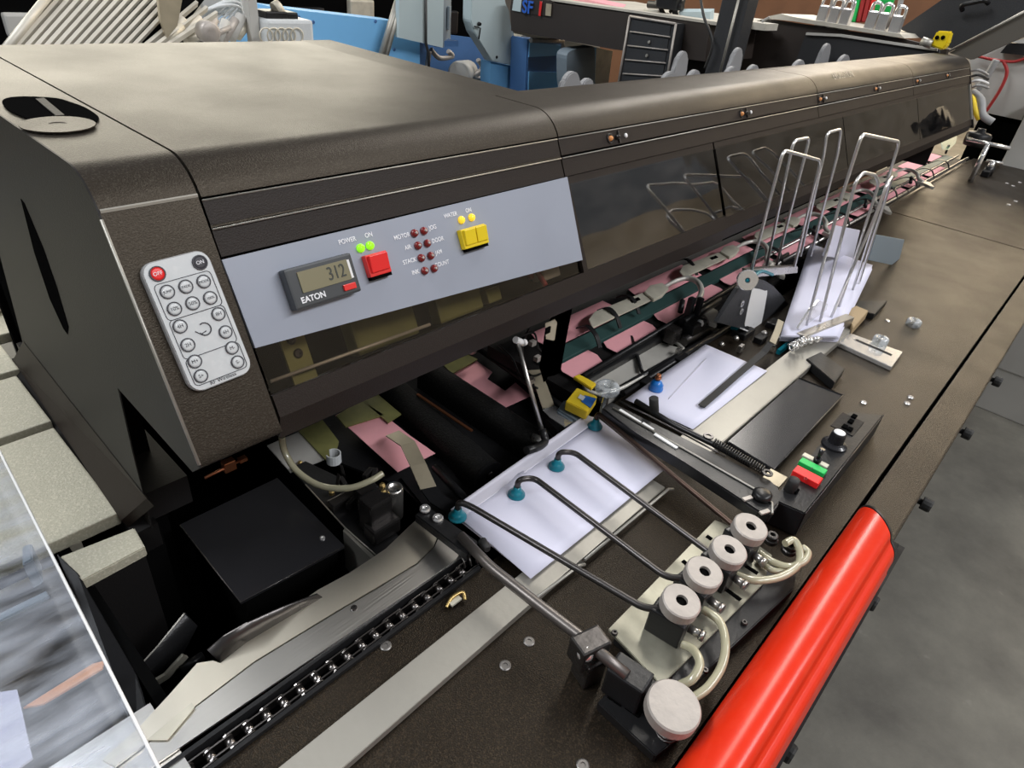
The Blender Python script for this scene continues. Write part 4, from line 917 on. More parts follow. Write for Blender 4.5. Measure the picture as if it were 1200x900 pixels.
t2 = wires('wire_hopper', 'right chrome wire guide holding the front of the envelope pile', [
    (.262, [(943, 388, 0), (985, 235, 0), (1010, 157, 0), (1054, 166, 0), (1036, 225, 0), (985, 385, 0)]),
    (.252, [(958, 388, 0), (1003, 212, 0), (1012, 202, 0), (1026, 205, 0), (1030, 215, 0), (974, 388, 0)]),
    (.245, [(966, 390, 0), (1022, 262, 0), (1040, 215, 0), (1046, 206, .01), (1038, 232, .02), (1000, 352, .02), (985, 388, .01)])], 0, P(960, 385, .02))
b = MB(); b.obox((P(940, 398, .02)+P(990, 378, .02))/2, (P(990, 378, .02)-P(940, 398, .02)), (P(990, 378, .02)-P(940, 398, .02)).cross(UP), UP, .075, .008, .012, .002); b.build('base_block', 'steel', t2)
b = MB()
for k in range(9):
    b.lathe(P(932+k*5.5+random.uniform(-2, 2), 408-k*2.5+random.uniform(-4, 4), .02), UP, [(.006, 0), (.006, .006), (.003, .009)], 10)
b.tube(coil(P(925, 408, .03), P(945, 398, .03), .006, 4, .001), .0015, 6); split_build(b, 'bolt', 'chrome', t2)
# second pair of plates behind hopper
b = MB(); b.prism([PY(u, v, .34) for u, v in [(965, 300), (978, 264), (1008, 270), (1000, 302), (993, 304)]], (0, .003, 0)); tag(b.build('stop_plate', 'envelope_flap', at=PY(985, 285, .34)), 'bright perforated stop plate behind the envelope pile', 'plate')
b = MB(); b.prism([PY(u, v, .27) for u, v in [(1018, 305), (1027, 275), (1060, 281), (1052, 312)]], (0, .003, 0), .0005); tag(b.build('stop_plate', 'cabinetgrey', at=PY(1040, 290, .27)), 'dark grey square stop plate right of the envelope pile', 'plate')
for u, v, T in [(1032, 278, 0)]: pass
t = thing('mount_bracket', 'tan and steel mounting bracket under the right wire guide', 'bracket', P(1000, 375, 0))
b = MB(); b.prism([P(u, v, .02) for u, v in [(990, 365), (1003, 358), (1018, 364), (1000, 384)]], (0, 0, -.018), .001); b.build('tan_block', 'cardboard', t)
b = MB(); b.prism([P(u, v, .012) for u, v in [(1000, 362), (1008, 352), (1040, 352), (1025, 368)]], (0, 0, -.012), .001); b.build('black_foot', 'blackmetal', t)
b = MB(); b.prism([PY(u, v, .262) for u, v in [(935, 385), (950, 362), (960, 352), (970, 356), (965, 380), (950, 400)]], (0, .003, 0)); lab(b.build('bright_sheet', 'chrome', t), 'bright bent sheet')

# slotted plate with clear knob on table
t = thing('slotted_plate', 'bright slotted aluminium plate clamped flat on the brown bed', 'plate', P(1015, 405, 0))
b = MB(); b.prism([P(u, v, .008) for u, v in [(978, 390), (990, 388), (1058, 412), (1045, 430), (975, 398)]], (0, 0, -.0075), .0008); b.build('plate', 'chrome', t)
a, c = P(1003, 398, .0083), P(1045, 416, .0083); d_ = (c-a).normalized(); b = MB(); b.obox((a+c)/2, d_, UP.cross(d_), UP, (c-a).length/2, .0025, .0006); b.build('slot', 'blackmat', t)
def cknob(u, v, label):
    c0 = P(u, v, .0 if u > 1050 else .008); b = MB(); b.lathe(c0, UP, [(.012, 0), (.0125, .002), (.0125, .010), (.011, .013), (.006, .013), (.005, .010), (.0002, .010)], 26); tag(b.build('clear_knob', 'clearplastic', at=c0), label, 'knob')  # clear round plastic knob
cknob(1030, 403, 'clear round knob on the bright slotted plate'); cknob(1069, 382, 'small clear round knob alone on the brown bed')
# black pad and flap
t = thing('black_cover_plate', 'smooth black rectangular cover plate beside the second rail', 'cover plate', P(930, 490, 0))
b = MB(); b.prism([P(u, v, .012) for u, v in [(936, 443), (988, 463), (907, 550), (853, 517)]], (0, 0, -.011), .001); b.build('plate', 'blackgloss', t)
b = MB(); b.tube([P(u, v, .0125) for u, v in [(936, 443), (988, 463), (907, 550)]], .0009, 5); b.build('raised_edge', 'darksteel', t)
b = MB(); b.prism([P(u, v, .015) for u, v in [(945, 420), (962, 412), (990, 432), (978, 448)]], (0, 0, -.014), .001); tag(b.build('black_flap', 'blackmetal', at=P(965, 430, 0)), 'small black flap between rail end and cover plate', 'flap')
# ---------------- switch box
t = thing('switch_box', 'black control box with dial and green and red push buttons', 'control box', P(960, 540, 0))
TQ = .035
b = MB(); b.prism([P(u, v, TQ) for u, v in [(995, 482), (1036, 486), (944, 602), (905, 585)]], (0, 0, -TQ+.0005), .0015); b.build('box', 'blackmetal', t)
b = MB(); b.tube([P(u, v, TQ+.0005) for u, v in [(1036, 486), (944, 602)]], .0008, 5); b.build('edge', 'darksteel', t)
bx = (P(1036, 486, TQ)-P(944, 602, TQ)).normalized(); by = UP.cross(bx)
def bb(u, v, a, c, h, m, name, T0=TQ, lb=None, bev=.001):
    b = MB(); b.obox(P(u, v, T0)+UP*h, bx, by, UP, a, c, h, bev); o = b.build(name, m, t)
    if lb: lab(o, lb)
    return o
bb(944, 562, .0075, .015, .004, 'redbutton', 'push_button', lb='red stop button'); bb(951, 550, .0055, .015, .003, 'green', 'push_button', lb='green start button'); bb(955, 541, .004, .015, .0015, 'cream', 'button_plate', lb='cream label plate')
text('I', P(951, 549, TQ+.0062), by*-1, bx, .008, 'ink', t, depth=.0002); text('0', P(944, 561, TQ+.0083), by*-1, bx, .008, 'darkred', t, depth=.0002)
c0 = P(957, 541, TQ+.002); b = MB(); b.cyl(c0, c0+UP*.005, .0045, n=12); b.cyl(c0+UP*.004, c0+UP*.018+XX*.002, .002, .003, n=10); b.build('toggle', 'blackgloss', t)
c0 = P(977, 522, TQ); b = MB(); b.lathe(c0, UP, [(.0150, 0), (.0148, .003), (.0115, .005), (.0090, .006), (.0086, .018), (.0078, .020), (.0068, .020)], 28, smooth=False); b.build('dial', 'blackgloss', t)
b = MB(); b.lathe(c0+UP*.0195, UP, [(.0068, 0), (.0066, .001), (.0002, .001)], 22); lab(b.build('dial_cap', 'white', t), 'pale dial cap')
b = MB(); b.obox(P(993, 497, TQ+.0005), bx, by, UP, .022, .014, .0006); b.build('cable_plate', 'blackmat', t)
for u, v in [(990, 500), (997, 494), (1001, 488), (996, 503), (932, 575)]:
    b = MB(); b.obox(P(u, v, TQ+.0022), bx, by, UP, .0042, .003, .0016, .0005); b.build('connector', 'void', t)
c0 = P(925, 575, TQ); b = MB(); b.lathe(c0-UP*.01, UP+XX*.1, [(.0065, 0), (.0065, .022), (.0055, .026), (.0002, .026)], 16); tag(b.build('rubber_cap', 'rubber', at=c0), 'black rubber cap beside the red button', 'cap')  # black rubber cap on the switch box
b = MB(); b.obox(P(907, 562, .03), bx, by, UP, .012, .010, .003); tag(b.build('tan_washer_plate', 'strapbeige', at=P(907, 562, .03)), 'small tan plate between swing arm and switch box', 'plate')

# ================================================================== RED BEAM
t = thing('red_beam', 'glossy red rounded beam along the front edge of the bed', 'beam', W(.45, .018, 0))
x1 = .645; yc = .0155; R = .0262
pr = [(yc-.020, -.004)]
for k in range(6): a = math.radians(-80+22*k); pr.append((yc-.0155-.0095*math.cos(a), .008+.0095*math.sin(a)))
for k in range(38):
    a = math.radians(168-5*k); q_ = R*(1-.13*math.exp(-((math.degrees(a)-132)/11)**2)); pr.append((yc+.002+q_*math.cos(a), .022+q_*math.sin(a)))
pr.append((yc+R, -.004)); pr = list(reversed(pr))
b = MB(); pts = [W(x1, y, T) for y, T in pr]; 
# oblique end: nearer the walkway the beam ends a little sooner
shear = [W(x1+(y-yc)*1.0, y, T) for y, T in pr]
b.prism(shear, (-1.0, 0, 0)); smoothed(b.build('beam', 'redpaint', t), 50)
b = MB(); b.prism([p+XX*.002 for p in shear], (.003, 0, 0)); b.build('end_plate', 'blackmetal', t)
b = MB(); b.box(-.3, .7, -.012, -.006, TB-.035, TB-.008); b.build('mount_strip', 'blackmetal', t)
b = MB(); b.obox(W(.672, .006, .001), XX, YY, UP, .012, .012, .004, .001); b.build('end_bracket', 'blackmetal', t)

# ================================================================== ACRYLIC GUARD + CHUTE AT LOWER LEFT
ag = thing('acrylic_guard', 'clear scratched acrylic sheet guard in the lower left corner', 'guard', P(90, 720, .1))
E0, E1 = P(-6, 518, .10), P(200, 928, .10)
g = []
for i in range(13):
    s = i/12; p = E0*(1-s)+E1*s; bow = .012*math.sin(math.pi*s)
    g.append([p + Vector((-q_*.5, 0, 0)) + UP*(bow*0+.02*q_) for q_ in (0, .25, .5, 1.)])
b = MB(); b.sheet(g, (0, 0, -.003)); b.build('sheet', 'acrylic', ag)
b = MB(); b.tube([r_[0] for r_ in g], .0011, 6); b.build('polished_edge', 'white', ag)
t = thing('delivery_chute', 'curved brushed steel chute under the acrylic guard', 'chute', P(40, 760, -.02))
prof = [(.560, -.03), (.548, -.006), (.53, .004), (.50, .0), (.46, -.02), (.42, -.035), (.385, -.035), (.36, -.02)]
pp = bez([Vector((0, y, T)) for y, T in prof], 5)
b = MB(); b.sheet([[W(-.6, p.y, p.z), W(-.2, p.y, p.z), W(.046, p.y, p.z)] for p in pp], (0, 0, -.002)); b.build('curved_sheet', 'brushed', t)
b = MB(); b.box(-.6, .05, .08, .355, TB+.001, TB+.003); b.build('flat_sheet', 'brushed', t)
b = MB(); b.prism([P(u, v, .006) for u, v in [(27, 829), (108, 778), (122, 774), (120, 783), (50, 825)]], (0, 0, -.002)); tag(b.build('orange_strip', 'orangestrip', at=P(80, 800, .005)), 'orange and white edge strip under the acrylic guard', 'strip')
b = MB(); b.prism([P(u, v, .012) for u, v in [(-30, 815), (20, 808), (38, 888), (-20, 930)]], (0, 0, -.002)); tag(b.build('paper_sheet', 'envelope', at=P(10, 850, .012)), 'white sheet of paper under the acrylic guard', 'paper')
b = MB(); b.prism([P(u, v, .05) for u, v in [(26, 640), (37, 636), (38, 655), (26, 662)]], (0, 0, -.03), .001); b.box(-.5, .03, .505, .512, TB+.0, TB+.004); tag(b.build('grey_stop', 'cabinetgrey', at=P(30, 650, .05)), 'grey stop and bar seen through the top of the acrylic guard', 'stop')

# ================================================================== BACKGROUND MACHINES
def polyb(pts, off, name, m, parent, bev=0., lb=None):
    b = MB(); b.prism(pts, off, bev); o = b.build(name, m, parent)
    if lb: lab(o, lb)
    return o
# rear shelf right behind the hood with grey paddles
rs = thing('rear_conveyor', 'black rear conveyor body just behind the long hood', 'conveyor', W(1.6, .9, -.9))
b = MB(); b.box(.68, 2.1, .72, .93, .1, TB+.20, .004); b.box(2.1, 2.55, .72, .90, TB+.10, TB+.20, .004); b.build('body', 'brownblack', rs)
b = MB(); b.box(.68, 2.55, .70, .715, TB+.16, TB+.24); b.build('front_rail', 'blackmetal', rs)
for x in (.8, 2.0):
    for y in (.76, .9):
        b = MB(); b.cyl((x, y, 0), (x, y, .1), .03); b.build('foot', 'blackmetal', rs)
pads = [(673, 84, 14, 0), (691, 92, 11, 0), (803, 60, 8, 1), (788, 84, 13, 0), (817, 82, 11, 0), (868, 56, 7, 1), (861, 78, 13, 0), (886, 76, 11, 0), (940, 70, 12, 0), (972, 51, 7, 1), (993, 64, 12, 0), (1031, 63, 11, 0)]
wh = ['farthest left', 'second from the left', 'third from the left, tall', 'fourth from the left', 'fifth from the left', 'sixth from the left, tall', 'seventh from the left', 'eighth from the left', 'ninth from the left', 'tenth from the left, tall', 'eleventh from the left', 'farthest right']
for (u, v, hw, tall), wd in zip(pads, wh):
    y = .80 if not tall else .86; c = PY(u, v, y); wv = hw*c.length/F*.9*(.62); wv = (PY(u+hw, v, y)-PY(u-hw, v, y)).length/2*.8
    hgt = c.z-(TB+.20); n = 10
    pr = [Vector((c.x-wv*1.15, y, TB+.20)), Vector((c.x-wv*1.15, y, max(TB+.21, c.z-wv*1.6)))] + [Vector((c.x-wv*.8*math.cos(math.pi*k/n), y, c.z-wv*.7+wv*.7*math.sin(math.pi*k/n))) for k in range(n+1)] + [Vector((c.x+wv*1.15, y, max(TB+.21, c.z-wv*1.6))), Vector((c.x+wv*1.15, y, TB+.20))]
    b = MB(); b.prism(pr, (0, .012, 0), .002); tag(b.build('grey_paddle', 'paddle', at=Vector((c.x, y, TB+.2))), 'grey rounded paddle showing above the hood crown, '+wd, 'paddle', 'grey paddles behind the hood')

# second inserter, turned crosswise
mi = thing('second_inserter', 'dark brown machine running away behind the hood with SF1 badge', 'machine', (2.6, 1.6, 0))
ax_ = 2.2
def q4(pts, x=ax_): return [PX(u, v, x) for u, v in pts]
polyb(q4([(600, -6), (652, 2), (832, 28), (826, 72), (720, 58), (599, 36), (598, 10)]), (.35, 0, 0), 'beam_cover', 'brownblack', mi)
polyb(q4([(640, -3), (655, 0), (842, 26), (841, 30), (652, 4)]), (.6, 0, 0), 'cream_top', 'shelfcream', mi)
b = MB(); b.box(2.62, 2.9, 1.6, 2.4, .1, TB+.0); b.build('body', 'void', mi)
b = MB(); b.box(2.64, 2.88, 1.62, 2.38, 0, .1); b.build('base', 'blackmetal', mi)
polyb(q4([(607, 14), (609, 3), (614, -4), (647, 2), (646, 18), (640, 19)], ax_-.004), (.003, 0, 0), 'badge_plate', 'brownblack', mi)
polyb(q4([(600, 12), (602, -2), (611, 0), (610, 14)], ax_-.008), (.003, 0, 0), 'badge_stripe', 'cabinetpale', mi)
polyb(q4([(639, 18), (640, 4), (646, 5), (645, 19)], ax_-.008), (.003, 0, 0), 'badge_stripe', 'strapbeige', mi)
pS = PX(618, 9, ax_-.012); hgt = (PX(618, 1, ax_)-PX(618, 17, ax_)).length
text('SF', pS, (0, -1, 0), (0, 0, 1), hgt*1.3, 'inkblue', mi, 'badge_letters', depth=.001, bold=.0012)
text('1', PX(633, 11, ax_-.012), (0, -1, 0), (0, 0, 1), hgt*1.4, 'inkred', mi, 'badge_letters', depth=.001, bold=.002)
# drawer unit
dr = thing('drawer_unit', 'charcoal unit with five shallow front panels under the dark beam', 'drawer unit', PX(765, 60, 2.15))
polyb(q4([(738, 19), (792, 28), (780, 110), (722, 108)], 2.14), (.3, 0, 0), 'casing', 'charcoal', dr)
def L2(t, s): # t down 0..1, s left-right
    a = Vector((738, 19))*(1-t)+Vector((723, 106))*t; c = Vector((792, 28))*(1-t)+Vector((779, 108))*t; p = a*(1-s)+c*s; return (p.x, p.y)
for k in range(5):
    t0, t1 = .04+.19*k, .20+.19*k
    o = polyb(q4([L2(t0, .08), L2(t0, .9), L2(t1, .9), L2(t1, .08)], 2.137), (.004, 0, 0), 'drawer', 'cabinetgrey' if False else 'charcoal', dr)
    b = MB(); b.tube(q4([L2(t1, .06), L2(t1, .92)], 2.134), .0025, 5); b.build('drawer_edge', 'knob', o)
    if k in (1, 2): b = MB(); b.lathe(PX(*L2((t0+t1)/2, .5), 2.132), XX*-1, [(.006, 0), (.004, .004)], 10); b.build('drawer_knob', 'alu', o)
b = MB(); b.tube(q4([(738, 19), (723, 107)], 2.135), .004, 6); b.tube(q4([(792, 28), (779, 108)], 2.135), .004, 6); b.tube(q4([(738, 19), (792, 28)], 2.135), .004, 6); b.build('frame_edge', 'knob', dr)
b = MB(); p0 = PX(765, 100, 2.2); b.box(2.16, 2.42, p0.y-.12, p0.y+.02, 0, p0.z-.05); b.build('pedestal', 'blackmetal', dr)
# papers and parts on the cream shelf
for i, (pp, mm, lb) in enumerate([([(650, 0), (690, 0), (730, 9), (706, 10)], 'pink', 'pink papers on the cream shelf of the second machine'), ([(795, 14), (833, 14), (832, 26), (798, 23)], 'cabinetpale', 'pale blue tray at the right end of the cream shelf')]):
    polyb([PX(u, v, 2.3) for u, v in pp], (.02, 0, .01), 'tray' if i else 'paper_sheet', mm, None); o = bpy.context.scene.collection.objects[-1]; tag(o, lb, 'tray' if i else 'paper')
t = thing('card_feeder', 'small dark feeder head standing on the cream shelf', 'feeder', PX(783, 14, 2.3))
b = MB()
for u0, v0, u1, v1, r in [(760, 5, 800, 8, .012), (770, 0, 778, 18, .008), (788, -4, 792, 20, .01), (800, 0, 785, 14, .006)]: b.cyl(PX(u0, v0, 2.3), PX(u1, v1, 2.3), r)
b.obox(PX(786, 3, 2.3), XX, YY, UP, .03, .04, .02, .004); b.build('head', 'blackmetal', t)
b = MB(); b.obox(PX(790, 22, 2.25), XX, YY, UP, .02, .03, .012, .003); b.cyl(PX(755, 12, 2.28), PX(772, 14, 2.28), .006); b.build('pale_base', 'shelfcream', t)
# post
t = thing('steel_post', 'black upright post rising behind the hood with a thin bright edge', 'post', Vector((2.15, .98, 0)))
pp = [PX(u, v, 2.1) for u, v in [(845, -12), (876, -12), (857, 100), (828, 100)]]
ym = [p.y for p in pp]
b = MB(); b.box(2.1, 2.17, min(ym[2], ym[1])+.015, max(ym[0], ym[3])-.01, 0, 2.4, .004); b.build('post', 'charcoal', t)
b = MB(); b.tube([PX(868, -10, 2.085), PX(842, 92, 2.085)], .004, 6); b.build('bright_edge', 'alu', t)
b = MB(); b.tube(bez([PX(820, -8, 2.09), PX(825, 20, 2.07), PX(835, 50, 2.07), PX(826, 80, 2.08)]), .004, 6); b.build('hanging_cable', 'cableblack', t)
# third unit
t3 = thing('third_inserter', 'black open machine body with cream ledge right of the post', 'machine', (2.9, .95, 0))
polyb([PX(u, v, 2.6) for u, v in [(862, 30), (897, 22), (1060, 46), (1110, 58), (1100, 90), (860, 110)]], (.03, 0, 0), 'side_panel', 'brownblack', t3)
polyb([PX(u, v, 2.55) for u, v in [(945, 38), (1100, 58), (1100, 80), (925, 90)]], (.02, 0, 0), 'inner_panel', 'charcoal', t3)
polyb([PX(u, v, 2.54) for u, v in [(945, 38), (985, 40), (1098, 57), (1098, 60), (984, 43), (944, 41)]], (.01, 0, 0), 'panel_edge', 'greycab', t3)
polyb([PX(u, v, 2.58) for u, v in [(901, 19), (915, 16), (930, 20), (1055, 40), (1060, 45), (930, 25), (901, 22)]], (.3, 0, 0), 'cream_ledge', 'shelfcream', t3)
polyb([PX(u, v, 2.45) for u, v in [(864, 23), (898, 28), (896, 36), (863, 32)]], (.1, 0, 0), 'ledge_end', 'shelfcream', t3)
b = MB(); b.box(2.66, 3.1, .97, 1.5, 0, TB+.1); b.build('body', 'void', t3)
b = MB(); b.tube(bez([PX(902, 20, 2.5), PX(893, 26, 2.5), PX(896, 34, 2.5)]), .004, 6); b.build('cord', 'cablegrey', t3)
def fitting(u, v, lb):
    p = PX(u, v, 2.62); t = thing('chrome_fitting', lb, 'fitting', p, 'chrome fittings on the cream ledge')
    b = MB(); b.obox(p, XX, YY, UP, .018, .016, .03, .004); b.build('block', 'chrome', t)
    b = MB(); b.tube(bez([p+Vector((0, -.014, .02)), p+Vector((0, -.012, .05)), p+Vector((0, .012, .05)), p+Vector((0, .014, .02))]), .005, 8); b.build('loop', 'chrome', t)
    b = MB(); b.cyl(p-UP*.028, p-UP*.034, .02); b.build('base', 'steel', t)
for (u, v), lb in zip([(965, 18), (978, 20), (991, 22), (1022, 25), (1035, 27), (1050, 30)], ['leftmost chrome fitting on the cream ledge', 'second chrome fitting from the left on the cream ledge', 'third chrome fitting from the left on the cream ledge', 'fourth chrome fitting, left of the right trio on the ledge', 'fifth chrome fitting, middle of the right trio on the ledge', 'rightmost chrome fitting on the cream ledge']): fitting(u, v, lb)
t = thing('cable_drop', 'red and green cables hanging down behind the chrome fittings', 'cables', PX(1010, 10, 2.9))
for (u, m_) in ((1000, 'green'), (1006, 'cablered'), (1012, 'cablered'), (1018, 'redplastic'), (996, 'cablegrey'), (1050, 'cablegrey')):
    b = MB(); b.tube(bez([PX(u+12, -25, 2.9), PX(u+6, 0, 2.9), PX(u, 26, 2.9)]), .009, 6); b.build('cable', m_, t)
b = MB(); b.box(4.2, 4.3, 1.0, 3.0, 0, 1.6); t_ = tag(b.build('tall_cabinet', 'wood', at=(4.25, 2, 0)), 'brown panelled cabinet behind the chrome fittings', 'cabinet')
b = MB(); b.obox(PX(1033, 5, 3.05), XX, YY, UP, .006, .04, .04, .002); tag(b.build('note', 'yellowled' if False else 'green', at=PX(1033, 5, 3.05)), 'bright green note hanging at the top behind the fittings', 'note')
# slanted hopper
t = thing('slanted_hopper', 'charcoal slanted hopper lid rising to the top right corner', 'hopper', PX(1120, 40, 2.75))
polyb([PX(u, v, 2.75) for u, v in [(1054, 34), (1115, -8), (1215, -14), (1215, 10), (1120, 58), (1096, 52)]], (.04, 0, 0), 'lid', 'charcoal', t)
polyb([PX(u, v, 2.72) for u, v in [(1112, 62), (1215, 8), (1215, 36), (1138, 70)]], (.04, 0, 0), 'lower_rail', mat('olivegrey', (.10, .09, .075), .5), t)
b = MB(); b.tube([PX(1112, 60, 2.71), PX(1215, 6, 2.71)], .004, 6); b.build('rail_edge', 'alu', t)
b = MB(); b.tube(fillet([PX(1128, 12, 2.72), PX(1126, 6, 2.70), PX(1155, 0, 2.70), PX(1158, 4, 2.72)], .02), .007, 8); b.build('handle', 'blackmetal', t)
b = MB(); b.box(3.14, 3.2, .1, .2, 0, TB+.35); b.build('post', 'blackmetal', t)
t = thing('yellow_clamp', 'yellow plastic clamp at the far end of the hood', 'clamp', PX(1100, 48, 2.52))
polyb([PX(u, v, 2.5) for u, v in [(1089, 53), (1098, 36), (1114, 37), (1110, 52), (1104, 59)]], (.04, 0, 0), 'grip', 'yellowplastic', t, .004)
b = MB()
for u, v in [(1098, 44), (1105, 44)]: b.lathe(PX(u, v, 2.498), -XX, [(.006, 0), (.005, .003)], 10)
split_build(b, 'hole', 'void', t)
b = MB(); b.tube([PX(1080, 48, 2.5), PX(1092, 52, 2.5)], .012, 8); b.build('pin', 'alu', t)
# grey cabinet at right
t = thing('grey_cabinet', 'light grey machine cabinet beyond the end of the long hood', 'cabinet', (3.4, .2, 0))
gp = [PX(u, v, 3.25) for u, v in [(1135, 66), (1215, 40), (1215, 100), (1197, 141), (1150, 131)]]
polyb([Vector((3.25, p.y, p.z)) for p in gp], (.5, 0, 0), 'cabinet_body', 'greycab', t)
zlo = min(p.z for p in gp); b = MB(); b.box(3.27, 3.7, gp[3].y+.0, gp[4].y, 0, zlo-.02); b.build('plinth', 'void', t)
polyb([PX(u, v, 3.2) for u, v in [(1172, 62), (1182, 50), (1215, 52), (1215, 66)]], (.2, 0, 0), 'black_cap', 'blackmetal', t)
b = MB(); b.tube(bez([PX(1146, 66, 3.2), PX(1165, 70, 3.2), PX(1190, 72, 3.2), PX(1215, 62, 3.2)]), .005, 6); b.build('red_cable', 'cablered', t)
b = MB(); b.tube(bez([PX(1176, 72, 3.2), PX(1180, 85, 3.2), PX(1172, 105, 3.2), PX(1155, 131, 3.2)]), .006, 6); b.build('red_cable', 'cablered', t)
b = MB(); b.tube(bez([PX(1168, 70, 3.15), PX(1155, 92, 3.15), PX(1145, 105, 3.15)]), .012, 6); b.build('grey_conduit', 'cablegrey', t)
t = thing('grey_box', 'grey box edge at the right picture edge above the bed', 'box', (3.2, -.1, 0))
gp = [PX(u, v, 3.05) for u, v in [(1180, 175), (1215, 90), (1225, 190)]]
b = MB(); b.box(3.16, 3.5, -.35, PX(1186, 165, 3.16).y, 0, PX(1200, 118, 3.16).z, .005); b.build('casing', 'greycab', t)
b = MB(); b.box(3.155, 3.16, -.33, PX(1190, 165, 3.16).y, .2, .7); b.build('door', 'greycab', t)
t = thing('drive_motor', 'round black drive motor with yellow cable at the end of the track', 'motor', PX(1146, 158, 2.75))
p = PX(1147, 160, 2.78)
b = MB(); b.lathe(p-UP*.03, UP, [(.036, 0), (.038, .01), (.038, .035), (.033, .042), (.014, .044), (.012, .055), (.0002, .055)], 26); b.build('motor_body', 'blackmetal', t)
b = MB(); b.tube(bez([p+Vector((0, .02, .05)), PX(1143, 130, 2.78), PX(1140, 116, 2.8), PX(1136, 110, 2.82)]), .009, 8); b.build('yellow_cable', 'yellowlabel', t)
b = MB(); b.tube(bez([p+Vector((0, -.02, .05)), PX(1152, 135, 2.78), PX(1150, 118, 2.8), PX(1140, 108, 2.82)]), .012, 8); b.build('black_conduit', 'cablegrey', t)
for k in range(4):
    b = MB(); b.tube(bez([PX(1132, 85+7*k, 2.8), PX(1146, 82+6*k, 2.75), PX(1158, 88+5*k, 2.8)]), .004, 6); b.build('cable', ['cablegrey', 'cableblack', 'white', 'cablegrey'][k], t)
b = MB(); a_, c_ = PX(1128, 163, 2.62), PX(1184, 174, 2.62); a_, c_ = PX(1133, 163, 2.7), PX(1184, 174, 2.7); b.cyl(a_, c_, .006); b.cyl(((a_+c_)/2), Vector((((a_+c_)/2).x, ((a_+c_)/2).y, TB)), .008); tag(b.build('round_bar', 'chrome', at=a_), 'bright round bar lying across the far end of the bed', 'bar')
p = P(1156, 205, .0); t = thing('eccentric_lock', 'small black and chrome lock post on the far brown bed', 'lock', p)
b = MB(); b.cyl(p, p+UP*.03, .016); b.obox(p+Vector((-.02, .0, .01)), XX, YY, UP, .03, .012, .01, .003); b.build('block', 'blackmetal', t)
b = MB(); b.cyl(p+UP*.02, p+UP*.045, .010); b.cyl(p+Vector((-.005, .02, .045)), p+Vector((.005, -.03, .047)), .005); b.build('lever', 'chrome', t)

# ---- blue machine and pale cabinets
bm_ = thing('blue_machine', 'big sky blue machine casing behind the deep hood roof', 'machine', (1.6, 2.2, 0))
YB = 2.2
polyb([PY(u, v, YB) for u, v in [(318, 8), (332, 10), (455, 24), (470, 26), (492, 33), (492, 95), (300, 75)]], (0, .12, 0), 'casing', 'bluemachine', bm_)
b = MB(); z0 = PY(545, 108, YB).z; b.box(.9, 1.5, YB+.01, YB+.12, .12, z0+.12); b.build('lower_casing', 'bluemachine', bm_)
b = MB(); b.box(.95, 1.45, YB+.03, YB+.11, 0, .12); b.build('base', 'bluedark', bm_)
for u, v in [(350, 20), (367, 26), (462, 58), (440, 25)]: screw(PY(u, v, YB-.001), -YY, .006, 'bluedark', bm_, h=.003)
t = thing('steel_pipes', 'two leaning steel pipes in front of the blue casing', 'pipes', PY(455, 40, YB-.06))
b = MB(); b.cyl(PY(444, 74, YB-.05), PY(470, -12, YB-.05), .012); b.build('pipe', 'alu', t)
b = MB(); b.cyl(PY(450, 76, YB-.06), PY(474, -12, YB-.06), .008); b.build('pipe', 'alu', t)
# motor bay between
t = thing('motor_bay', 'open blue motor bay with grey motor and hoses', 'motor', PY(500, 80, 2.3))
polyb([PY(u, v, 2.62) for u, v in [(485, 36), (600, 50), (600, 130), (485, 110)]], (0, .02, 0), 'back_panel', 'bluedark', t)
b = MB(); b.cyl(PY(538, 86, 2.25), PY(548, 84, 2.4), .05, bev=.008); b.build('motor', 'greycab', t)
for pts in ([(505, 58), (515, 68), (530, 66), (525, 60)], [(560, 70), (565, 80), (555, 90), (570, 92)], [(555, 92), (572, 76), (576, 82)], [(503, 60), (500, 90), (505, 110)]):
    b = MB(); b.tube(bez([PY(u, v, 2.28) for u, v in pts]), .010, 8); b.build('hose', 'knob', t)
b = MB(); b.box(1.75, 2.0, 2.65, 2.7, 0, 1.0); b.build('stand', 'bluedark', t)
t = thing('pale_cabinet', 'pale blue grey electrical cabinet at the top behind the roof', 'cabinet', (2.0, 2.3, 0))
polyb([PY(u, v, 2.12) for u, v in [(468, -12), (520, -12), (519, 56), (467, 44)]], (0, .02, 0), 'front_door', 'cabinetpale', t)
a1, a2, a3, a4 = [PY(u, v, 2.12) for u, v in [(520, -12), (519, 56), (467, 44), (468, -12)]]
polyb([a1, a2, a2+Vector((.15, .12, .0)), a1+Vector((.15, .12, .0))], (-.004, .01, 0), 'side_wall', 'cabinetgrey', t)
b = MB(); b.tube([PY(499, -10, 2.11), PY(499, 50, 2.11), PY(502, 62, 2.11), PY(503, 90, 2.11)], .006, 6); b.build('door_cable', 'cableblack', t)
b = MB(); b.obox((a1+a2)/2+Vector((.08, .055, .0)), Vector((.15, .12, 0)), Vector((.12, -.15, 0)), UP, .025, .004, .04, .002); b.build('latch_plate', 'cabinetgrey', t)
b = MB(); b.box(a2.x-.02, a2.x+.1, 2.33, 2.4, 0, a3.z); b.box(a2.x-.02, a2.x+.1, 2.14, 2.4, a2.z, a2.z+.02); b.build('pedestal', 'bluedark', t)
t = thing('pale_side_frame', 'pale blue machine side frame with a notch beside the cabinet', 'machine frame', PY(590, 40, 2.1))
polyb([PY(u, v, 2.1) for u, v in [(553, -12), (590, -12), (592, 5), (597, 12), (598, 30), (602, 37), (604, 52), (602, 77), (577, 72), (570, 60), (556, 38), (552, 25)]], (0, .05, 0), 'side_plate', 'cabinetpale', t, .003)
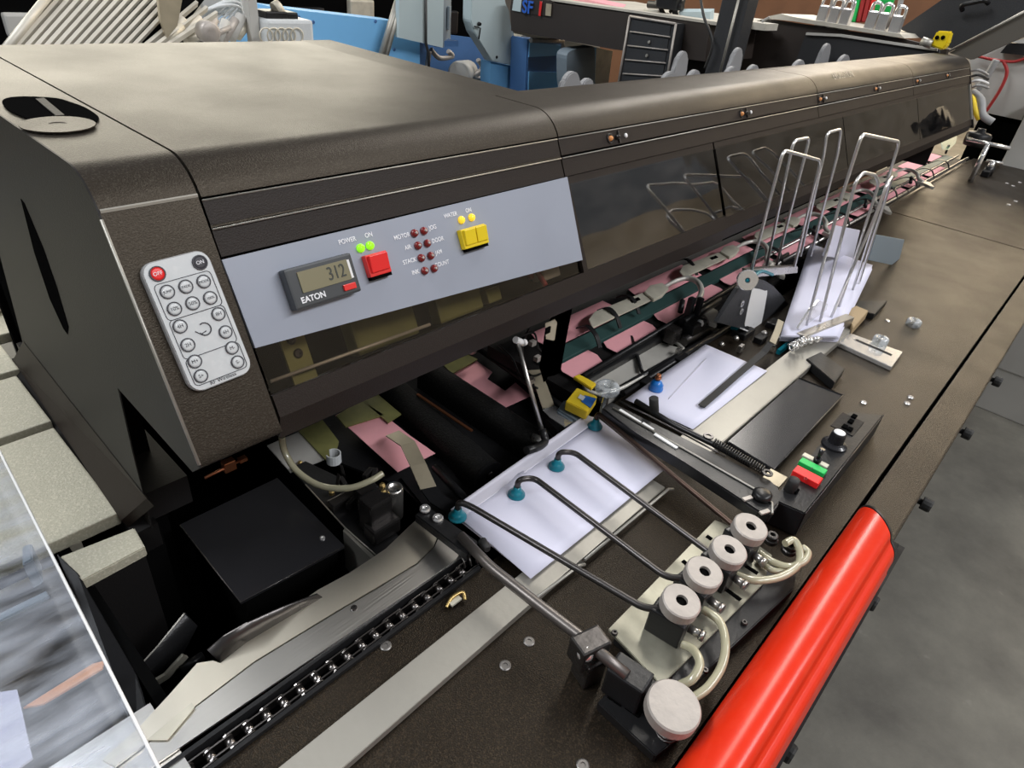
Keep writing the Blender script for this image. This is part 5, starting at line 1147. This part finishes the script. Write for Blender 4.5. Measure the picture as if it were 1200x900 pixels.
polyb([PY(u, v, 2.1) for u, v in [(604, 52), (612, 41), (622, 44), (616, 76), (602, 77)]], (0, .06, 0), 'worn_corner', 'scrap', t)
polyb([PY(u, v, 2.12) for u, v in [(575, 72), (603, 78), (617, 77), (617, 125), (574, 112)]], (0, .06, 0), 'blue_foot', 'bluemachine', t)
b = MB(); b.box(PY(578, 110, 2.12).x, PY(612, 110, 2.12).x, 2.13, 2.2, 0, PY(590, 110, 2.12).z); b.build('leg', 'bluemachine', t)
b = MB(); b.lathe(PY(561, 28, 2.095), -YY, [(.008, 0), (.006, .01)], 12); b.tube([PY(556, 31, 2.09), PY(563, 33, 2.09), PY(561, 46, 2.09)], .003, 6); b.build('latch', 'blackmetal', t)
screw(PY(582, 67, 2.098), -YY, .006, 'blackmetal', t, h=.003)
t = thing('blue_bin_cover', 'blue panelled cover with darker lower half under the dark beam', 'cover', PY(637, 80, 2.0))
polyb([PY(u, v, 2.0) for u, v in [(619, 46), (659, 50), (655, 122), (616, 118)]], (0, .1, 0), 'cover', 'bluedark', t, .004)
polyb([PY(u, v, 1.995) for u, v in [(621, 50), (657, 53), (656, 65), (620, 67)]], (0, .01, 0), 'upper_panel', 'bluemachine', t)
polyb([PY(u, v, 1.995) for u, v in [(620, 84), (654, 85), (653, 118), (619, 116)]], (0, .01, 0), 'lower_panel', 'bluemachine', t)
b = MB(); b.tube(bez([PY(659, 48, 1.98), PY(662, 70, 1.98), PY(658, 95, 1.98), PY(653, 112, 1.98)]), .008, 6); b.tube([PY(622, 47, 1.98), PY(660, 48, 1.98)], .01, 6); b.build('hose', 'knob', t)
b = MB(); b.box(PY(628, 100, 2.0).x, PY(646, 100, 2.0).x, 2.03, 2.10, 0, PY(635, 115, 2.0).z); b.build('stand', 'bluedark', t)
t = thing('bucket_seat', 'grey rounded shell with teal glass strip behind the hood', 'shell', PY(680, 75, 1.7))
polyb(bez([PY(u, v, 1.7) for u, v in [(664, 75), (668, 60), (690, 56), (697, 60), (694, 110), (668, 112)]], 4, True), (0, .05, 0), 'shell', 'cabinetgrey', t)
polyb([PY(u, v, 1.75) for u, v in [(692, 55), (699, 56), (696, 105), (689, 105)]], (0, .02, 0), 'glass_strip', 'bluemachine', t)
polyb([PY(u, v, 1.76) for u, v in [(699, 56), (718, 60), (712, 105), (697, 106)]], (0, .02, 0), 'tan_strip', 'scrap', t)
b = MB(); b.box(PY(672, 100, 1.7).x, PY(700, 100, 1.7).x, 1.78, 1.82, 0, PY(685, 110, 1.7).z); b.build('stand', 'brownblack', t)
# dark shelves at the very top
t = thing('rear_rack', 'dark equipment rack at the top behind the blue casing', 'rack', (1.6, 3.3, 0))
b = MB(); b.box(.6, 3.4, 3.2, 3.7, .1, 1.5); b.build('rack_body', 'void', t)
b = MB(); b.box(.58, 3.42, 3.16, 3.2, .93, .96); b.build('rack_edge', 'bluedark', t)
for k in range(9):
    b = MB(); x = .75+.3*k; b.box(x, x+.15, 3.17, 3.35, 1.0, 1.08+.04*(k % 3), .01); b.build('rack_item', ['greycab', 'blackmetal', 'scrap'][k % 3], t)
b = MB(); b.box(.6, 3.4, 3.25, 3.65, 0, .1); b.build('rack_foot', 'blackmetal', t)
# bench with slatted rack and scrap
t = thing('workbench', 'grey workbench behind the deep roof carrying slatted rack and parts', 'workbench', (.8, 1.8, 0))
b = MB(); b.box(.25, 1.55, 1.35, 2.05, TB-.02, TB+.02, .004); b.build('bench_top', 'greycab', t)
for x in (.3, 1.5):
    for y in (1.4, 2.0):
        b = MB(); b.box(x-.025, x+.025, y-.025, y+.025, 0, TB-.02); b.build('leg', 'blackmetal', t)
t = thing('slatted_rack', 'pale ribbed metal rack leaning at the top left', 'rack', PY(90, 60, 1.6))
YR = 1.55
for k in range(17):
    u = 8+11.2*k; a_ = PY(u-6, 64, YR); c_ = PY(u+60+k*.4, -12 if k < 14 else -2+(k-13)*6, YR+.12)
    b = MB(); d_ = c_-a_; b.strap([a_, c_], Vector((1, 0, 0)), .0065, .012); b.build('slat', 'ribs', t)
b = MB(); b.prism([PY(2, 66, YR+.05), PY(68, -14, YR+.17), PY(250, -14, YR+.17), PY(190, 64, YR+.05)], (0, .006, 0)); b.build('backing', 'void', t)
b = MB(); b.tube([PY(0, 66, YR-.01), PY(62, -12, YR+.1)], .008, 6); b.build('rail', 'ribs', t)
b = MB(); b.box(.3, .9, YR+.06, YR+.09, TB+.02, TB+.12); b.build('support', 'brownblack', t)
t = thing('scrap_pile', 'pile of pale metal brackets and rollers beside the slatted rack', 'parts pile', PY(240, 50, 1.7)); 
polyb([PY(u, v, 1.58) for u, v in [(185, -8), (215, -8), (208, 30), (196, 45), (188, 22)]], (0, .01, 0), 'perforated_plate', 'strapbeige', t)
random.seed(3)
for k in range(12):
    u0 = 195+k*7.5; v0 = 50-random.uniform(0, 8); an = random.uniform(.3, 1.2); L_ = random.uniform(18, 34)
    b = MB(); b.cyl(PY(u0, v0, 1.6+.015*k), PY(u0+L_*math.cos(an), v0-L_*math.sin(an), 1.62+.015*k), random.uniform(.006, .014), n=12); b.build('bracket', random.choice(['scrap', 'ribs', 'greycab', 'knob']), t)
b = MB(); b.lathe(PY(239, 36, 1.58), -YY, [(.02, 0), (.022, .004), (.022, .03), (.018, .034), (.006, .034)], 20); b.build('roller_end', 'knob', t)
t = thing('wire_coil', 'loosely wound pale wire coil on the workbench', 'wire coil', PY(250, 22, 1.85))
for k in range(6):
    c0 = PY(252+2*k, 24-k, 1.8); b = MB(); pts = [c0+Vector((.075*math.cos(a), .01*k, .028*math.sin(a+.3*k)+.02*math.cos(a))) for a in [2*math.pi*j/22 for j in range(22)]]; b.tube(pts, .004, 6, closed=True); b.build('wire_turn', 'remotewhite', t)
b = MB(); c0 = PY(299, 52, 1.75); b.box(c0.x-.012, c0.x+.012, 1.74, 1.765, TB+.02, 1.6, .002); tag(b.build('thin_post', 'greycab', at=(c0.x, 1.75, TB)), 'thin grey post right of the wire coil', 'post')
b = MB(); b.prism([PY(u, v, 2.08) for u, v in [(232, -10), (292, -10), (292, 22), (240, 12)]], (0, .02, 0)); b.box(PY(250,0,2.08).x, PY(285,0,2.08).x, 2.08, 2.1, 0, 1.2); tag(b.build('grey_screen', 'greycab', at=PY(260, 0, 2.08)), 'grey corrugated sheet behind the wire coil', 'sheet')
b = MB(); c0 = PY(285, 45, 1.95); b.box(c0.x-.07, c0.x+.06, 1.93, 2.0, TB+.02, c0.z+.05, .003); tag(b.build('blue_crate', 'bluemachine', at=(c0.x, 1.95, TB)), 'small blue crate behind the thin grey post', 'crate')
t = thing('wrapped_unit', 'small machine unit in clear wrap on the bench before blue casing', 'machine unit', PY(330, 45, 1.8))
b = MB(); b.obox(PY(330, 38, 1.75), XX, YY, UP, .065, .05, .035, .008); b.build('wrap', 'remotewhite', t)
b = MB()
b.obox(PY(318, 20, 1.75), XX, YY, UP, .03, .03, .016, .004); b.obox(PY(336, 20, 1.75), XX, YY, UP, .016, .03, .014, .004); split_build(b, 'top_block', 'blackmetal', t)
b = MB(); b.cyl(PY(322, 12, 1.74), PY(328, 8, 1.74), .018); b.build('cap', 'scrap', t)
for k in range(5):
    c0 = PY(312+9*k, 42, 1.695); b = MB(); b.tube([c0+Vector((.018*math.cos(a), 0, .018*math.sin(a))) for a in [2*math.pi*j/14 for j in range(14)]], .002, 5, closed=True); b.build('wrap_fold', 'scrap', t)
b = MB(); b.box(.0, .09, 1.6, 1.75, TB-.001, TB+.16, .004); tag(b.build('cardboard_box', 'wood', at=(.05, 1.65, TB)), 'brown box at the top left corner', 'box')
b = MB(); b.box(-.06, .03, 1.45, 1.55, TB-.001, TB+.08, .004); tag(b.build('teal_case', 'bluedark', at=(0, 1.5, TB)), 'teal case at the left picture edge behind the hood', 'case')
t = thing('chrome_levers', 'bright levers seen past the left side of the hood', 'levers', PX(2, 340, .11))
for k in range(4):
    b = MB(); b.cyl(P(-10, 335+10*k, .006), P(9, 322+11*k, .006), .006); b.build('lever', ['cablegrey', 'chrome', 'chrome', 'steel'][k], t)


# ================================================================== CAMERA, LIGHT
cam = bpy.data.cameras.new('camera'); co = bpy.data.objects.new('camera', cam); C.objects.link(co)
cam.sensor_width = 36; cam.lens = F/1200*36; cam.clip_start = .02
mw = Matrix((RT, -DN, -FW)).transposed().to_4x4(); mw.translation = (0, 0, EYE); co.matrix_world = mw
bpy.context.scene.camera = co
def area(name, loc, target, sx, sy, power, col):
    l = bpy.data.lights.new(name, 'AREA'); l.shape = 'RECTANGLE'; l.size = sx; l.size_y = sy; l.energy = power; l.color = col
    o = bpy.data.objects.new(name, l); C.objects.link(o); o.location = loc
    d = Vector(target)-Vector(loc); o.rotation_euler = d.to_track_quat('-Z', 'Y').to_euler(); return o
area('bay_window_light', (3.2, 10.7, 3.2), (1.0, .5, .9), 9, 4, 640, (1, .93, .76))
area('door_light', (11.6, 1.2, 3.0), (1.5, .2, .9), 6, 3, 420, (1, .80, .54))
area('tube_light', (1.6, -2.2, 3.8), (1.0, .4, .9), 4, .4, 110, (.98, .98, 1))  # unseen front tube, hung lower so its light reaches under the hood
area('tube_light', (-1.5, 2.2, 4.4), (.2, .6, .9), 3, .4, 120, (.96, .98, 1))
area('tube_light', (4.5, 1.5, 4.4), (2.0, .3, .9), .4, 4, 110, (1, .95, .88))
w = bpy.data.worlds.new('world'); bpy.context.scene.world = w; w.use_nodes = True
nt = w.node_tree; bg = nt.nodes['Background']; bg.inputs[1].default_value = .24
tc = nt.nodes.new('ShaderNodeTexCoord'); sp = nt.nodes.new('ShaderNodeSeparateXYZ'); nt.links.new(tc.outputs['Generated'], sp.inputs[0])
r = nt.nodes.new('ShaderNodeValToRGB'); e = r.color_ramp.elements
mr = nt.nodes.new('ShaderNodeMapRange'); mr.inputs[1].default_value = -1; mr.inputs[2].default_value = 1; nt.links.new(sp.outputs[2], mr.inputs[0]); nt.links.new(mr.outputs[0], r.inputs[0])
e[0].position = .45; e[0].color = (.10, .095, .09, 1); e[1].position = .62; e[1].color = (.75, .78, .82, 1)
nt.links.new(r.outputs[0], bg.inputs[0])
vs = bpy.context.scene.view_settings; bpy.context.scene.display_settings.display_device = 'sRGB'
vs.view_transform = 'Standard'; vs.look = 'None'; vs.exposure = .15; vs.gamma = 1; vs.use_curve_mapping = False
for o in bpy.data.objects:
    if '_org' in o: del o['_org']
